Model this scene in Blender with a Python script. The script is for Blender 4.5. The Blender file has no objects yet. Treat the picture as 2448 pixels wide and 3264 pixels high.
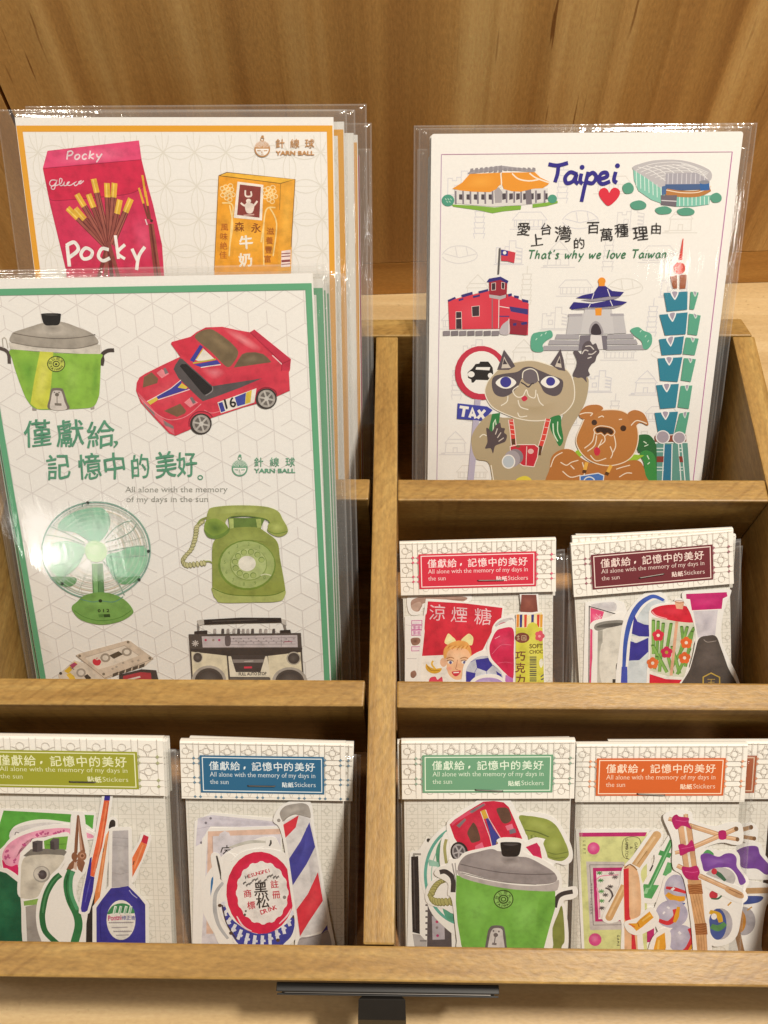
import bpy, bmesh, math, random
from mathutils import Vector, Matrix
sc = bpy.context.scene
COL = sc.collection
random.seed(7)
MM = 0.001
FLOOR = 84.0          # height of the tray's top edge above the desk (mm); tray frame z=0 is that edge

# ------------------------------------------------------------------ camera
F_PX = 2755.6
PITCH, YAW, ROLL = math.radians(61.3524), math.radians(-2.42443), math.radians(1.95723)
CAM = Vector((7.5424, 14.8764, 338.298))
_fw = Vector((math.sin(YAW)*math.cos(PITCH), math.cos(YAW)*math.cos(PITCH), -math.sin(PITCH)))
_r0 = Vector((math.cos(YAW), -math.sin(YAW), 0))
_d0 = _fw.cross(_r0)
_rt = _r0*math.cos(ROLL) + _d0*math.sin(ROLL)
_dn = -_r0*math.sin(ROLL) + _d0*math.cos(ROLL)
cam_d = bpy.data.cameras.new('camera')
cam = bpy.data.objects.new('camera', cam_d); COL.objects.link(cam)
m = Matrix((( _rt.x, -_dn.x, -_fw.x), (_rt.y, -_dn.y, -_fw.y), (_rt.z, -_dn.z, -_fw.z))).to_4x4()
m.translation = Vector((CAM.x, CAM.y, CAM.z + FLOOR)) * MM
cam.matrix_world = m
cam_d.sensor_fit = 'VERTICAL'; cam_d.sensor_height = 24.0
cam_d.lens = F_PX/3264*24.0
cam_d.clip_start = 0.01; cam_d.clip_end = 50
sc.camera = cam
sc.render.resolution_x, sc.render.resolution_y = 768, 1024

def ray(u, v):
    return _fw + _rt*((u-1224)/F_PX) + _dn*((v-1632)/F_PX)

# ------------------------------------------------------------------ light
sc.view_settings.view_transform = 'Standard'; sc.view_settings.look = 'None'
sc.view_settings.gamma = 1.0; sc.view_settings.use_curve_mapping = False
sc.view_settings.exposure = -0.23
sc.cycles.transparent_max_bounces = 24
sc.cycles.max_bounces = 8
sc.cycles.caustics_reflective = False; sc.cycles.caustics_refractive = False
world = bpy.data.worlds.new('World'); sc.world = world; world.use_nodes = True
bg = world.node_tree.nodes['Background']
bg.inputs[0].default_value = (1.0, 0.89, 0.76, 1); bg.inputs[1].default_value = 0.24

def lamp(name, loc, target, energy, size, color=(1, .86, .68), size_y=None):
    d = bpy.data.lights.new(name, 'AREA'); d.energy = energy; d.color = color
    d.shape = 'RECTANGLE' if size_y else 'DISK'; d.size = size
    if size_y: d.size_y = size_y
    o = bpy.data.objects.new(name, d); COL.objects.link(o)
    o.location = loc
    o.rotation_euler = (Vector(target)-Vector(loc)).to_track_quat('-Z', 'Y').to_euler()
    return o
lamp('ceiling_spot', (0.46, 0.20, 1.42), (0.02, 0.16, 0.05), 28.5, 0.12, (1, .935, .83))
lamp('ceiling_spot', (-0.70, 0.10, 1.50), (0, 0.2, 0.05), 3.0, 0.12, (1, .93, .82))
lamp('unseen_lamp', (-0.99, -1.84, 0.84), (-0.1, 0.18, 0.1), 1.5, 0.30, (1, .95, .88), 0.19)
lamp('unseen_lamp', (-1.02, -1.82, 0.80), (-0.1, 0.18, 0.1), 0.30, 0.05, (1, .95, .88))  # small lamp added out of view for a white streak on the film
lamp('unseen_lamp', (0.70, -1.19, 1.30), (0.1, 0.25, 0.1), 0.14, 0.05, (1, .95, .88))  # tiny lamp put in to make a sparkle on the city sheet's sleeve
lamp('unseen_lamp', (2.1, -1.3, 1.5), (0.0, 0.18, 0.1), 3.5, 0.26, (1, .95, .86), 0.20)  # added lamp on the viewer's side, for film glints and front fill

# ------------------------------------------------------------------ small helpers
def lin(c):
    c = c.lstrip('#'); o = []
    for k in (0, 2, 4):
        s = int(c[k:k+2], 16)/255.0
        o.append(s/12.92 if s <= .04045 else ((s+.055)/1.055)**2.4)
    return o
def tag(o, label=None, cat=None, group=None, kind=None):
    if label: o['label'] = label
    if cat: o['category'] = cat
    if group: o['group'] = group
    if kind: o['kind'] = kind
    return o
def link(name, me, mat, parent=None):
    o = bpy.data.objects.new(name, me); COL.objects.link(o)
    if mat: me.materials.append(mat)
    if parent: o.parent = parent
    return o

# ------------------------------------------------------------------ materials
def new_mat(name):
    mt = bpy.data.materials.new(name); mt.use_nodes = True
    nt = mt.node_tree; return mt, nt, nt.nodes, nt.links, nt.nodes['Principled BSDF']
def ramp(nodes, stops):
    r = nodes.new('ShaderNodeValToRGB'); e = r.color_ramp.elements
    while len(e) < len(stops): e.new(0.5)
    for el, (p, c) in zip(e, stops):
        el.position = p; el.color = (c[0], c[1], c[2], 1)
    return r
def wood(name, cols, stretch, scale=1.0, streak=0.0, fine=0.5, rough=0.5, dist=1.0, wave=None, spec=0.35):
    """cols = dark, mid, light; stretch = coordinate scale per axis (small along the grain)"""
    mt, nt, N, L, B = new_mat(name)
    tc = N.new('ShaderNodeTexCoord'); mp = N.new('ShaderNodeMapping')
    mp.inputs['Scale'].default_value = [s*scale for s in stretch]
    L.new(tc.outputs['Object'], mp.inputs['Vector'])
    n1 = N.new('ShaderNodeTexNoise'); n1.inputs['Scale'].default_value = 1.0
    n1.inputs['Detail'].default_value = 5; n1.inputs['Roughness'].default_value = .55; n1.inputs['Distortion'].default_value = dist
    L.new(mp.outputs[0], n1.inputs['Vector'])
    r1 = ramp(N, [(0.30, lin(cols[0])), (0.5, lin(cols[1])), (0.68, lin(cols[2]))])
    L.new(n1.outputs['Fac'], r1.inputs['Fac'])
    col = r1.outputs['Color']
    # fine fibre speckle
    mp2 = N.new('ShaderNodeMapping'); mp2.inputs['Scale'].default_value = [(900 if s > 20 else 330) for s in stretch]
    L.new(tc.outputs['Object'], mp2.inputs['Vector'])
    n2 = N.new('ShaderNodeTexNoise'); n2.inputs['Scale'].default_value = 1.0; n2.inputs['Detail'].default_value = 3
    L.new(mp2.outputs[0], n2.inputs['Vector'])
    mx = N.new('ShaderNodeMix'); mx.data_type = 'RGBA'; mx.blend_type = 'OVERLAY'; mx.inputs['Factor'].default_value = fine
    L.new(col, mx.inputs['A']); L.new(n2.outputs['Fac'], mx.inputs['B'])
    col = mx.outputs['Result']
    if streak:
        mp3 = N.new('ShaderNodeMapping'); mp3.inputs['Scale'].default_value = [(430 if s > 1.2 else 26) for s in stretch]
        L.new(tc.outputs['Object'], mp3.inputs['Vector'])
        n3 = N.new('ShaderNodeTexNoise'); n3.inputs['Scale'].default_value = 1.0; n3.inputs['Detail'].default_value = 1
        L.new(mp3.outputs[0], n3.inputs['Vector'])
        r3 = ramp(N, [(0.66, (1, 1, 1)), (0.74, (.38, .26, .16))])
        L.new(n3.outputs['Fac'], r3.inputs['Fac'])
        # keep the resin streaks in some stripes only
        n4 = N.new('ShaderNodeTexNoise'); n4.inputs['Scale'].default_value = .5
        L.new(mp.outputs[0], n4.inputs['Vector'])
        r4 = ramp(N, [(0.46, (0, 0, 0)), (0.58, (1, 1, 1))]); L.new(n4.outputs['Fac'], r4.inputs['Fac'])
        ms = N.new('ShaderNodeMath'); ms.operation = 'MULTIPLY'; ms.inputs[1].default_value = streak
        L.new(r4.outputs['Color'], ms.inputs[0])
        m3 = N.new('ShaderNodeMix'); m3.data_type = 'RGBA'; m3.blend_type = 'MULTIPLY'
        L.new(ms.outputs[0], m3.inputs['Factor']); L.new(col, m3.inputs['A']); L.new(r3.outputs['Color'], m3.inputs['B'])
        col = m3.outputs['Result']
    if wave:
        mpw = N.new('ShaderNodeMapping'); mpw.inputs['Rotation'].default_value = wave[0]
        L.new(tc.outputs['Object'], mpw.inputs['Vector'])
        w = N.new('ShaderNodeTexWave'); w.inputs['Scale'].default_value = wave[1]; w.inputs['Distortion'].default_value = 2.5
        w.inputs['Detail'].default_value = 2; w.inputs['Detail Scale'].default_value = 1.2
        L.new(mpw.outputs[0], w.inputs['Vector'])
        rw = ramp(N, [(0.0, (.72, .66, .6)), (0.22, (1, 1, 1))]); L.new(w.outputs['Fac'], rw.inputs['Fac'])
        nm = N.new('ShaderNodeTexNoise'); nm.inputs['Scale'].default_value = 30; L.new(tc.outputs['Object'], nm.inputs['Vector'])
        rm = ramp(N, [(0.45, (0, 0, 0)), (0.65, (wave[2],)*3)]); L.new(nm.outputs['Fac'], rm.inputs['Fac'])
        mw = N.new('ShaderNodeMix'); mw.data_type = 'RGBA'; mw.blend_type = 'MULTIPLY'
        L.new(rm.outputs['Color'], mw.inputs['Factor']); L.new(col, mw.inputs['A']); L.new(rw.outputs['Color'], mw.inputs['B'])
        col = mw.outputs['Result']
    L.new(col, B.inputs['Base Color'])
    B.inputs['Roughness'].default_value = rough; B.inputs['Specular IOR Level'].default_value = spec
    bp = N.new('ShaderNodeBump'); bp.inputs['Strength'].default_value = .25; bp.inputs['Distance'].default_value = .0004
    L.new(n2.outputs['Fac'], bp.inputs['Height']); L.new(bp.outputs[0], B.inputs['Normal'])
    return mt
def add_rings(mt, period, amount, zs):
    nt = mt.node_tree; N, L = nt.nodes, nt.links; B = N['Principled BSDF']
    src = B.inputs['Base Color'].links[0].from_socket
    tc = N.new('ShaderNodeTexCoord'); mp = N.new('ShaderNodeMapping'); mp.inputs['Scale'].default_value = (1, .3, zs)
    L.new(tc.outputs['Object'], mp.inputs['Vector'])
    n = N.new('ShaderNodeTexNoise'); n.inputs['Scale'].default_value = 9; n.inputs['Detail'].default_value = 2; L.new(mp.outputs[0], n.inputs['Vector'])
    w = N.new('ShaderNodeTexWave'); w.wave_profile = 'SAW'; w.inputs['Scale'].default_value = .314/period
    w.inputs['Distortion'].default_value = 5.0; w.inputs['Detail'].default_value = 2.0; w.inputs['Detail Scale'].default_value = .5
    L.new(mp.outputs[0], w.inputs['Vector'])
    r = ramp(N, [(0.0, (1.08, 1.08, 1.1)), (.55, (1, .99, .97)), (.93, (.74, .66, .56)), (1.0, (.98, .96, .93))]); L.new(w.outputs['Fac'], r.inputs['Fac'])
    rn = ramp(N, [(.35, (amount*.25,)*3), (.62, (amount,)*3)]); L.new(n.outputs['Fac'], rn.inputs['Fac'])
    m = N.new('ShaderNodeMix'); m.data_type = 'RGBA'; m.blend_type = 'MULTIPLY'
    L.new(rn.outputs['Color'], m.inputs['Factor']); L.new(src, m.inputs['A']); L.new(r.outputs['Color'], m.inputs['B'])
    L.new(m.outputs['Result'], B.inputs['Base Color'])
M = {}
TR = ('8e6c38', '9c7a42', 'a8884e')
wv = ((0, 0, math.radians(50)), 60, .55)
M['tray_x'] = wood('amber_wood_cross', TR, (14, 180, 180), 1, 0, .42, .42, .8, wv)
M['tray_y'] = wood('amber_wood_length', TR, (180, 14, 180), 1, 0, .42, .42, .8, ((0, 0, math.radians(40)), 55, .4))
M['tray_floor'] = wood('amber_wood_floor', ('93612a', 'a87436', 'b98444'), (10, 120, 120), 1, 0, .4, .5)
M['wall'] = wood('pine_panel', ('9a6c38', 'bd9052', 'dab474'), (30, 8, .9), 1, .9, .3, .5, .5)
add_rings(M['wall'], .03, .85, .12)
M['skirt'] = wood('pine_rail', ('a87638', 'bc8a46', 'c99a54'), (4, 60, 60), 1, .0, .25, .5, .6)
M['desk'] = wood('pale_pine_desk', ('b89868', 'c6a878', 'd2b688'), (4, 70, 70), 1, .35, .2, .45, .6)

def ink():
    mt, nt, N, L, B = new_mat('printed_ink')
    at = N.new('ShaderNodeAttribute'); at.attribute_name = 'Col'
    tc = N.new('ShaderNodeTexCoord')
    n = N.new('ShaderNodeTexNoise'); n.inputs['Scale'].default_value = 240; n.inputs['Detail'].default_value = 5; n.inputs['Roughness'].default_value = .6
    L.new(tc.outputs['Object'], n.inputs['Vector'])
    r = ramp(N, [(0.30, (.80, .80, .80)), (0.5, (1, 1, 1)), (0.72, (1.12, 1.12, 1.12))])
    L.new(n.outputs['Fac'], r.inputs['Fac'])
    mx = N.new('ShaderNodeMix'); mx.data_type = 'RGBA'; mx.blend_type = 'MULTIPLY'; mx.inputs['Factor'].default_value = 1
    L.new(at.outputs['Color'], mx.inputs['A']); L.new(r.outputs['Color'], mx.inputs['B'])
    L.new(mx.outputs['Result'], B.inputs['Base Color'])
    B.inputs['Roughness'].default_value = .6; B.inputs['Specular IOR Level'].default_value = .25
    return mt
M['ink'] = ink()
def flat_ink():
    mt, nt, N, L, B = new_mat('flat_ink')
    at = N.new('ShaderNodeAttribute'); at.attribute_name = 'Col'
    L.new(at.outputs['Color'], B.inputs['Base Color'])
    B.inputs['Roughness'].default_value = .6; B.inputs['Specular IOR Level'].default_value = .25
    return mt
M['flat'] = flat_ink()
def paper(name, c, rough=.6):
    mt, nt, N, L, B = new_mat(name)
    tc = N.new('ShaderNodeTexCoord')
    n = N.new('ShaderNodeTexNoise'); n.inputs['Scale'].default_value = 900; n.inputs['Detail'].default_value = 3
    L.new(tc.outputs['Object'], n.inputs['Vector'])
    a = lin(c); r = ramp(N, [(0.3, [x*.96 for x in a]), (.7, a)])
    L.new(n.outputs['Fac'], r.inputs['Fac']); L.new(r.outputs['Color'], B.inputs['Base Color'])
    B.inputs['Roughness'].default_value = rough; B.inputs['Specular IOR Level'].default_value = .2
    return mt
M['paper'] = paper('white_card', 'f1eeea')
M['pack'] = paper('cream_card', 'ece8df')
M['sticker'] = paper('sticker_paper', 'f4f2ef', .5)
def film():
    mt, nt, N, L, B = new_mat('clear_plastic_film')
    N.remove(B); out = [x for x in N if x.type == 'OUTPUT_MATERIAL'][0]
    tr = N.new('ShaderNodeBsdfTransparent'); tr.inputs[0].default_value = (.975, .975, .97, 1)
    gl = N.new('ShaderNodeBsdfGlossy'); gl.inputs['Roughness'].default_value = .08; gl.inputs['Color'].default_value = (1, 1, 1, 1)
    df = N.new('ShaderNodeBsdfDiffuse'); df.inputs['Color'].default_value = (.9, .9, .9, 1)
    tc = N.new('ShaderNodeTexCoord'); at = N.new('ShaderNodeAttribute'); at.attribute_name = 'edge'
    cr = N.new('ShaderNodeAttribute'); cr.attribute_name = 'crease'
    n = N.new('ShaderNodeTexNoise'); n.inputs['Scale'].default_value = 120; n.inputs['Detail'].default_value = 2; n.inputs['Distortion'].default_value = .8
    mp = N.new('ShaderNodeMapping'); mp.inputs['Scale'].default_value = (1.6, .22, 1)
    L.new(tc.outputs['Object'], mp.inputs['Vector']); L.new(mp.outputs[0], n.inputs['Vector'])
    bp = N.new('ShaderNodeBump'); bp.inputs['Distance'].default_value = .0016
    ms = N.new('ShaderNodeMath'); ms.operation = 'MULTIPLY_ADD'; ms.inputs[1].default_value = .62; ms.inputs[2].default_value = .035
    L.new(cr.outputs['Fac'], ms.inputs[0]); L.new(ms.outputs[0], bp.inputs['Strength'])
    L.new(n.outputs['Fac'], bp.inputs['Height']); L.new(bp.outputs[0], gl.inputs['Normal'])
    lw = N.new('ShaderNodeLayerWeight'); lw.inputs['Blend'].default_value = .5
    pw = N.new('ShaderNodeMath'); pw.operation = 'POWER'; pw.inputs[1].default_value = 5.0; L.new(lw.outputs['Facing'], pw.inputs[0])
    fr = N.new('ShaderNodeMath'); fr.operation = 'MULTIPLY_ADD'; fr.inputs[1].default_value = .9; fr.inputs[2].default_value = .045; L.new(pw.outputs[0], fr.inputs[0])
    m1 = N.new('ShaderNodeMixShader'); L.new(fr.outputs[0], m1.inputs[0]); L.new(tr.outputs[0], m1.inputs[1]); L.new(gl.outputs[0], m1.inputs[2])
    hz = N.new('ShaderNodeMath'); hz.operation = 'MULTIPLY_ADD'; hz.inputs[1].default_value = .016; hz.inputs[2].default_value = .005
    L.new(at.outputs['Fac'], hz.inputs[0])
    m2 = N.new('ShaderNodeMixShader'); L.new(hz.outputs[0], m2.inputs[0]); L.new(m1.outputs[0], m2.inputs[1]); L.new(df.outputs[0], m2.inputs[2])
    L.new(m2.outputs[0], out.inputs['Surface'])
    return mt
M['film'] = film()
def metal(name, c, rough, met=1.0):
    mt, nt, N, L, B = new_mat(name)
    tc = N.new('ShaderNodeTexCoord'); n = N.new('ShaderNodeTexNoise'); n.inputs['Scale'].default_value = 120; n.inputs['Detail'].default_value = 4
    L.new(tc.outputs['Object'], n.inputs['Vector'])
    a = lin(c); r = ramp(N, [(0.3, [x*.75 for x in a]), (.7, a)]); L.new(n.outputs['Fac'], r.inputs['Fac'])
    L.new(r.outputs['Color'], B.inputs['Base Color']); B.inputs['Metallic'].default_value = met; B.inputs['Roughness'].default_value = rough
    return mt
M['steel'] = metal('staple_steel', '6a655f', .5)
M['holder'] = metal('dark_plastic', '1e1a16', .5, .0)
M['holder2'] = metal('grey_metal', '6a6560', .35, .6)

# ------------------------------------------------------------------ the setting
def box_bm(bm, x0, x1, y0, y1, z0, z1):
    v = [bm.verts.new((x*MM, y*MM, (z+FLOOR)*MM)) for x in (x0, x1) for y in (y0, y1) for z in (z0, z1)]
    for f in ((0, 1, 3, 2), (4, 6, 7, 5), (0, 4, 5, 1), (2, 3, 7, 6), (0, 2, 6, 4), (1, 5, 7, 3)):
        bm.faces.new([v[i] for i in f])
def finish(name, bm, mat, parent=None, bevel=0.0, seg=2):
    bmesh.ops.recalc_face_normals(bm, faces=bm.faces)
    if bevel:
        bmesh.ops.bevel(bm, geom=list(bm.edges), offset=bevel*MM, segments=seg, affect='EDGES', profile=.6)
    me = bpy.data.meshes.new(name); bm.to_mesh(me); bm.free()
    return link(name, me, mat, parent)
def board(name, ext, mat, parent=None, bevel=.8):
    bm = bmesh.new(); box_bm(bm, *ext); return finish(name, bm, mat, parent, bevel)
def prism(name, pts, z0, z1, mat, parent=None, bevel=.8):
    bm = bmesh.new()
    lo = [bm.verts.new((x*MM, y*MM, (z0+FLOOR)*MM)) for x, y in pts]
    hi = [bm.verts.new((x*MM, y*MM, (z1+FLOOR)*MM)) for x, y in pts]
    bm.faces.new(lo[::-1]); bm.faces.new(hi)
    for i in range(len(pts)):
        j = (i+1) % len(pts); bm.faces.new((lo[i], lo[j], hi[j], hi[i]))
    return finish(name, bm, mat, parent, bevel)

DESK_Z = -FLOOR
desk = tag(board('desk', (-1500, 1500, -900, 900, DESK_Z-30, DESK_Z), M['desk'], None, 0), 'pale pine desk top under the wooden tray', None, None, 'structure')
def on_z(u, v, z):
    r = ray(u, v); s = (z-CAM.z)/r.z; return CAM + r*s
wa, wb = on_z(1187, 940, DESK_Z), on_z(2448, 900, DESK_Z)
wang = math.atan2(wb.y-wa.y, wb.x-wa.x)
def wall_local(name, x0, x1, z0, z1, thick, mat):
    bm = bmesh.new()
    box_bm(bm, x0, x1, 0, thick, z0-FLOOR, z1-FLOOR)
    return finish(name, bm, mat, None, 0)
# left end of the front panel: the dark joint at the photo's left edge
def wall_x(u, v):
    d = Vector((math.cos(wang), math.sin(wang), 0)); n = Vector((-d.y, d.x, 0)); r = ray(u, v)
    s = (wa-CAM).dot(n)/r.dot(n); p = CAM + r*s; return (p-wa).dot(d), p.z-DESK_Z
jx = wall_x(14, 300)[0]; sk = wall_x(1187, 841)[1]
wall = wall_local('wall', jx, 1500, sk+.6, 1000, 18, M['wall'])
wall2 = wall_local('wall', -1500, jx-2.2, sk+.6, 1000, 18, M['wall'])
gap = wall_local('wall_backing', -1500, 1500, 0, 1000, 10, M['holder'])
rail_ = wall_local('baseboard', -1500, 1500, 0.4, sk, 19, M['skirt'])
for o in (wall, wall2, rail_):
    o.location = (wa.x*MM, wa.y*MM, 0); o.rotation_euler = (0, 0, wang); o['kind'] = 'structure'
gap.location = ((wa.x-20*math.sin(wang))*MM, (wa.y+20*math.cos(wang))*MM, 0); gap.rotation_euler = (0, 0, wang); gap['kind'] = 'structure'
wall['label'] = 'vertical grain pine panel wall behind the tray'
wall2['label'] = 'narrow pine wall panel beyond the dark joint'
rail_['label'] = 'low horizontal pine board at the foot of the wall'

# ------------------------------------------------------------------ the tray
TI, TT, DEP = 171.8, 11.0, 77.0
YS = (299.9, 205.57, 111.14, 15.51)
tray = bpy.data.objects.new('display_tray', None); COL.objects.link(tray)
tray.location = (0, 160*MM, 0); tray.empty_display_size = .05
tag(tray, 'amber stained wooden display tray with six compartments on the desk', 'tray')
def tpart(o):
    o.parent = tray; o.matrix_parent_inverse = Matrix.Translation((0, -160*MM, 0)); return o
yb, yf = YS[0], YS[3]+TT
tpart(prism('back_board', [(-TI-TT+1, yb), (TI+TT-1, yb), (TI+TT-4.5, yb+TT), (-TI-TT+4.5, yb+TT)], DESK_Z+1, 0.2, M['tray_x']))
tpart(board('front_board', (-TI-TT, TI+TT, YS[3], yf, DESK_Z, 0.1), M['tray_x'], None, .7))
tpart(board('side_panel', (TI, TI+TT, yf+.3, yb-.3, DESK_Z+.2, 0), M['tray_y']))
tpart(board('side_panel', (-TI-TT, -TI, yf+.3, yb-.3, DESK_Z+.2, 0), M['tray_y']))
tpart(board('divider', (-5.5, 5.5, yf+.3, yb-.3, DEP*-1+.2, 0.0), M['tray_y']))
for k in (1, 2):
    y = YS[k]
    tpart(board('cross_board', (5.9, TI-.4, y, y+TT, -DEP+.2, -.1), M['tray_x']))
    tpart(prism('cross_board', [(-TI+.4, y), (-7.4, y+.4), (-6.9, y+TT+.2), (-TI+.4, y+TT)], -DEP+.2, -.1, M['tray_x']))
tpart(board('floor_board', (-TI+.1, TI-.1, yf+.1, yb-.1, DESK_Z+.4, -DEP), M['tray_floor'], None, 0))

# ------------------------------------------------------------------ label holder in front of the tray
hold = bpy.data.objects.new('label_holder', None); COL.objects.link(hold)
hold.location = (6*MM, 6*MM, 0); hold.empty_display_size = .03
tag(hold, 'dark label holder on a short post at the front of the tray', 'label holder')
def hpart(o):
    o.parent = hold; o.matrix_parent_inverse = Matrix.Translation((-6*MM, -6*MM, 0)); return o
HZ = -16
hpart(board('channel', (-37, 43, 12.0, 15.0, HZ-16, HZ), M['holder'], None, .3))
hpart(board('lip', (-37, 43, 10.9, 11.5, HZ-17, HZ-3), M['holder'], None, .2))
hpart(board('channel_floor', (-36.5, 42.5, 11.55, 11.95, HZ-16, HZ-13), M['holder'], None, 0))
hpart(board('clear_insert', (-34, 40, 11.6, 11.85, HZ-12.9, HZ-1), M['holder2'], None, 0))
def stem():
    bm = bmesh.new()
    prof = [(10.5, HZ-4, 8.5), (4, HZ-9, 8.8), (0, HZ-20, 9.0), (-3, DESK_Z+22, 9.2), (-6, DESK_Z+6, 10.5), (-14, DESK_Z+1.5, 12), (-24, DESK_Z+.6, 12)]
    rings = []
    for i, (y, z, w) in enumerate(prof):
        a = prof[max(0, i-1)]; b = prof[min(len(prof)-1, i+1)]
        t = Vector((0, b[0]-a[0], b[1]-a[1])).normalized(); n = Vector((0, -t.z, t.y))
        rings.append([bm.verts.new(((1+sx*w)*MM, (y+n.y*sn*1.4)*MM, (z+n.z*sn*1.4+FLOOR)*MM)) for sx, sn in ((-1, -.6), (-.8, 1), (.8, 1), (1, -.6))])
    for a, b in zip(rings, rings[1:]):
        for i in range(4): bm.faces.new((a[i], a[(i+1) % 4], b[(i+1) % 4], b[i]))
    bm.faces.new(rings[0]); bm.faces.new(rings[-1][::-1])
    return finish('post', bm, M['holder'], None, .25)
hpart(stem())
# ------------------------------------------------------------------ leaning sheets and what is printed on them
class Plane:
    """a leaning sheet: local x along the tray, y up the sheet, z towards the viewer (mm); origin at its bottom centre"""
    def __init__(s, lean, yo, uvTL, uvTR, L, W=None, rot=None):
        a = math.radians(lean); s.N0 = Vector((0, -math.cos(a), math.sin(a))); s.O0 = Vector((0, yo, 0))
        s.U0 = Vector((0, math.sin(a), math.cos(a))); X0 = Vector((1, 0, 0))
        p, q = s.hit(uvTL), s.hit(uvTR)
        r = math.atan2((q-p).dot(s.U0), (q-p).dot(X0)) if rot is None else math.radians(rot)
        s.X = X0*math.cos(r) + s.U0*math.sin(r); s.U = s.U0*math.cos(r) - X0*math.sin(r); s.N = s.N0
        if W is None: s.W = (q-p).dot(s.X); mid = (p+q)/2
        else: s.W = W; mid = (p + s.X*W/2) if uvTL != uvTR else p - s.X*W/2
        s.L = L; s.O = mid - s.U*L
    def hit(s, uv):
        r = ray(*uv); n = s.N0; t = (s.O0-CAM).dot(n)/r.dot(n); return CAM + r*t
    def loc(s, u, v, z=0):
        r = ray(u, v); t = (s.O + s.N*z - CAM).dot(s.N)/r.dot(s.N); d = CAM + r*t - s.O
        return d.dot(s.X), d.dot(s.U)
    def root(s, name):
        o = bpy.data.objects.new(name, None); COL.objects.link(o); o.empty_display_size = .02
        m = Matrix(((s.X.x, s.U.x, s.N.x), (s.X.y, s.U.y, s.N.y), (s.X.z, s.U.z, s.N.z))).to_4x4()
        m.translation = Vector((s.O.x, s.O.y, s.O.z+FLOOR))*MM
        o.matrix_world = m; s.o = o; return o

def pts_of(p):
    if isinstance(p, str): return [tuple(float(t) for t in q.split(',')) for q in p.split()]
    return [tuple(map(float, q)) for q in p]
def spline(p, closed=True, n=5):
    out = []; N = len(p); rng = range(N) if closed else range(N-1)
    for i in rng:
        if closed: a, b, c, d = p[i-1], p[i], p[(i+1) % N], p[(i+2) % N]
        else: a, b, c, d = p[max(i-1, 0)], p[i], p[i+1], p[min(i+2, N-1)]
        for k in range(n):
            t = k/n; t2 = t*t; t3 = t2*t
            out.append(tuple(.5*(2*b[j] + (c[j]-a[j])*t + (2*a[j]-5*b[j]+4*c[j]-d[j])*t2 + (3*b[j]-a[j]-3*c[j]+d[j])*t3) for j in (0, 1)))
    if not closed: out.append(p[-1])
    return out
def ring_pts(x, y, rx, ry, rot=0, n=28, a0=0, a1=360):
    c, s = math.cos(math.radians(rot)), math.sin(math.radians(rot)); o = []
    m = n if a1-a0 >= 360 else n+1
    for i in range(m):
        t = math.radians(a0 + (a1-a0)*i/n); ex, ey = rx*math.cos(t), ry*math.sin(t)
        o.append((x+ex*c-ey*s, y+ex*s+ey*c))
    return o
_txt = {}
def glyphs(body, offset=0.0, res=3):
    k = (body, offset)
    if k not in _txt:
        c = bpy.data.curves.new('lettering', 'FONT'); c.body = body; c.offset = offset; c.resolution_u = res
        o = bpy.data.objects.new('lettering', c); COL.objects.link(o)
        dg = bpy.context.evaluated_depsgraph_get(); dg.update()
        me = bpy.data.meshes.new_from_object(o.evaluated_get(dg))
        _txt[k] = ([(v.co.x, v.co.y) for v in me.vertices], [tuple(p.vertices) for p in me.polygons])
        bpy.data.objects.remove(o); bpy.data.curves.remove(c); bpy.data.meshes.remove(me)
    return _txt[k]
_H = {
 'T': (.75, ['0,1 .38,.98 .75,1', '.4,1 .36,.5 .3,0']), 'a': (.6, ['.5,.5 .3,.6 .08,.4 .05,.15 .2,.0 .4,.15 .5,.5', '.5,.55 .48,.2 .6,.02']),
 'h': (.6, ['.12,1 .06,.5 .02,0', '.05,.3 .25,.58 .42,.52 .42,.2 .45,0']), 't': (.42, ['.22,.95 .16,.4 .18,.05 .36,.02', '0,.66 .2,.68 .42,.7']),
 's': (.45, ['.42,.52 .25,.6 .1,.48 .3,.28 .32,.08 .15,0 0,.08']), "'": (.2, ['.15,1.05 .08,.82']), 'w': (.75, ['0,.6 .08,.05 .32,.4 .44,.05 .72,.62']),
 'y': (.55, ['.02,.6 .12,.25 .3,.22', '.55,.6 .35,.15 .1,-.4']), 'e': (.5, ['.05,.3 .4,.38 .4,.56 .2,.6 .03,.35 .08,.05 .25,.0 .45,.1']),
 'l': (.25, ['.18,1 .1,.5 .06,.0']), 'o': (.55, ['.28,.6 .06,.4 .08,.08 .28,0 .48,.2 .48,.48 .28,.6']), 'v': (.5, ['0,.6 .18,.03 .5,.62']),
 'i': (.22, ['.12,.58 .06,.0', '.16,.84 .17,.88']), 'n': (.55, ['.08,.58 .02,0', '.06,.35 .3,.6 .44,.48 .42,.0']), 'c': (.48, ['.45,.5 .25,.6 .04,.35 .1,.05 .3,0 .45,.12']),
 'k': (.52, ['.08,1 .04,0', '.48,.62 .1,.32 .5,0']), 'p': (.58, ['.08,.6 .04,.1 .0,-.4', '.08,.45 .35,.62 .52,.4 .4,.05 .06,.1']),
 'P': (.62, ['.1,.95 .08,.5 .1,0', '.05,.92 .4,1.02 .6,.8 .45,.52 .1,.45']), 'g': (.55, ['.5,.5 .28,.62 .06,.4 .2,.12 .48,.4', '.5,.58 .46,0 .38,-.35 .15,-.38 .1,-.2 .5,.05']),
 ' ': (.45, [])}

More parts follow.
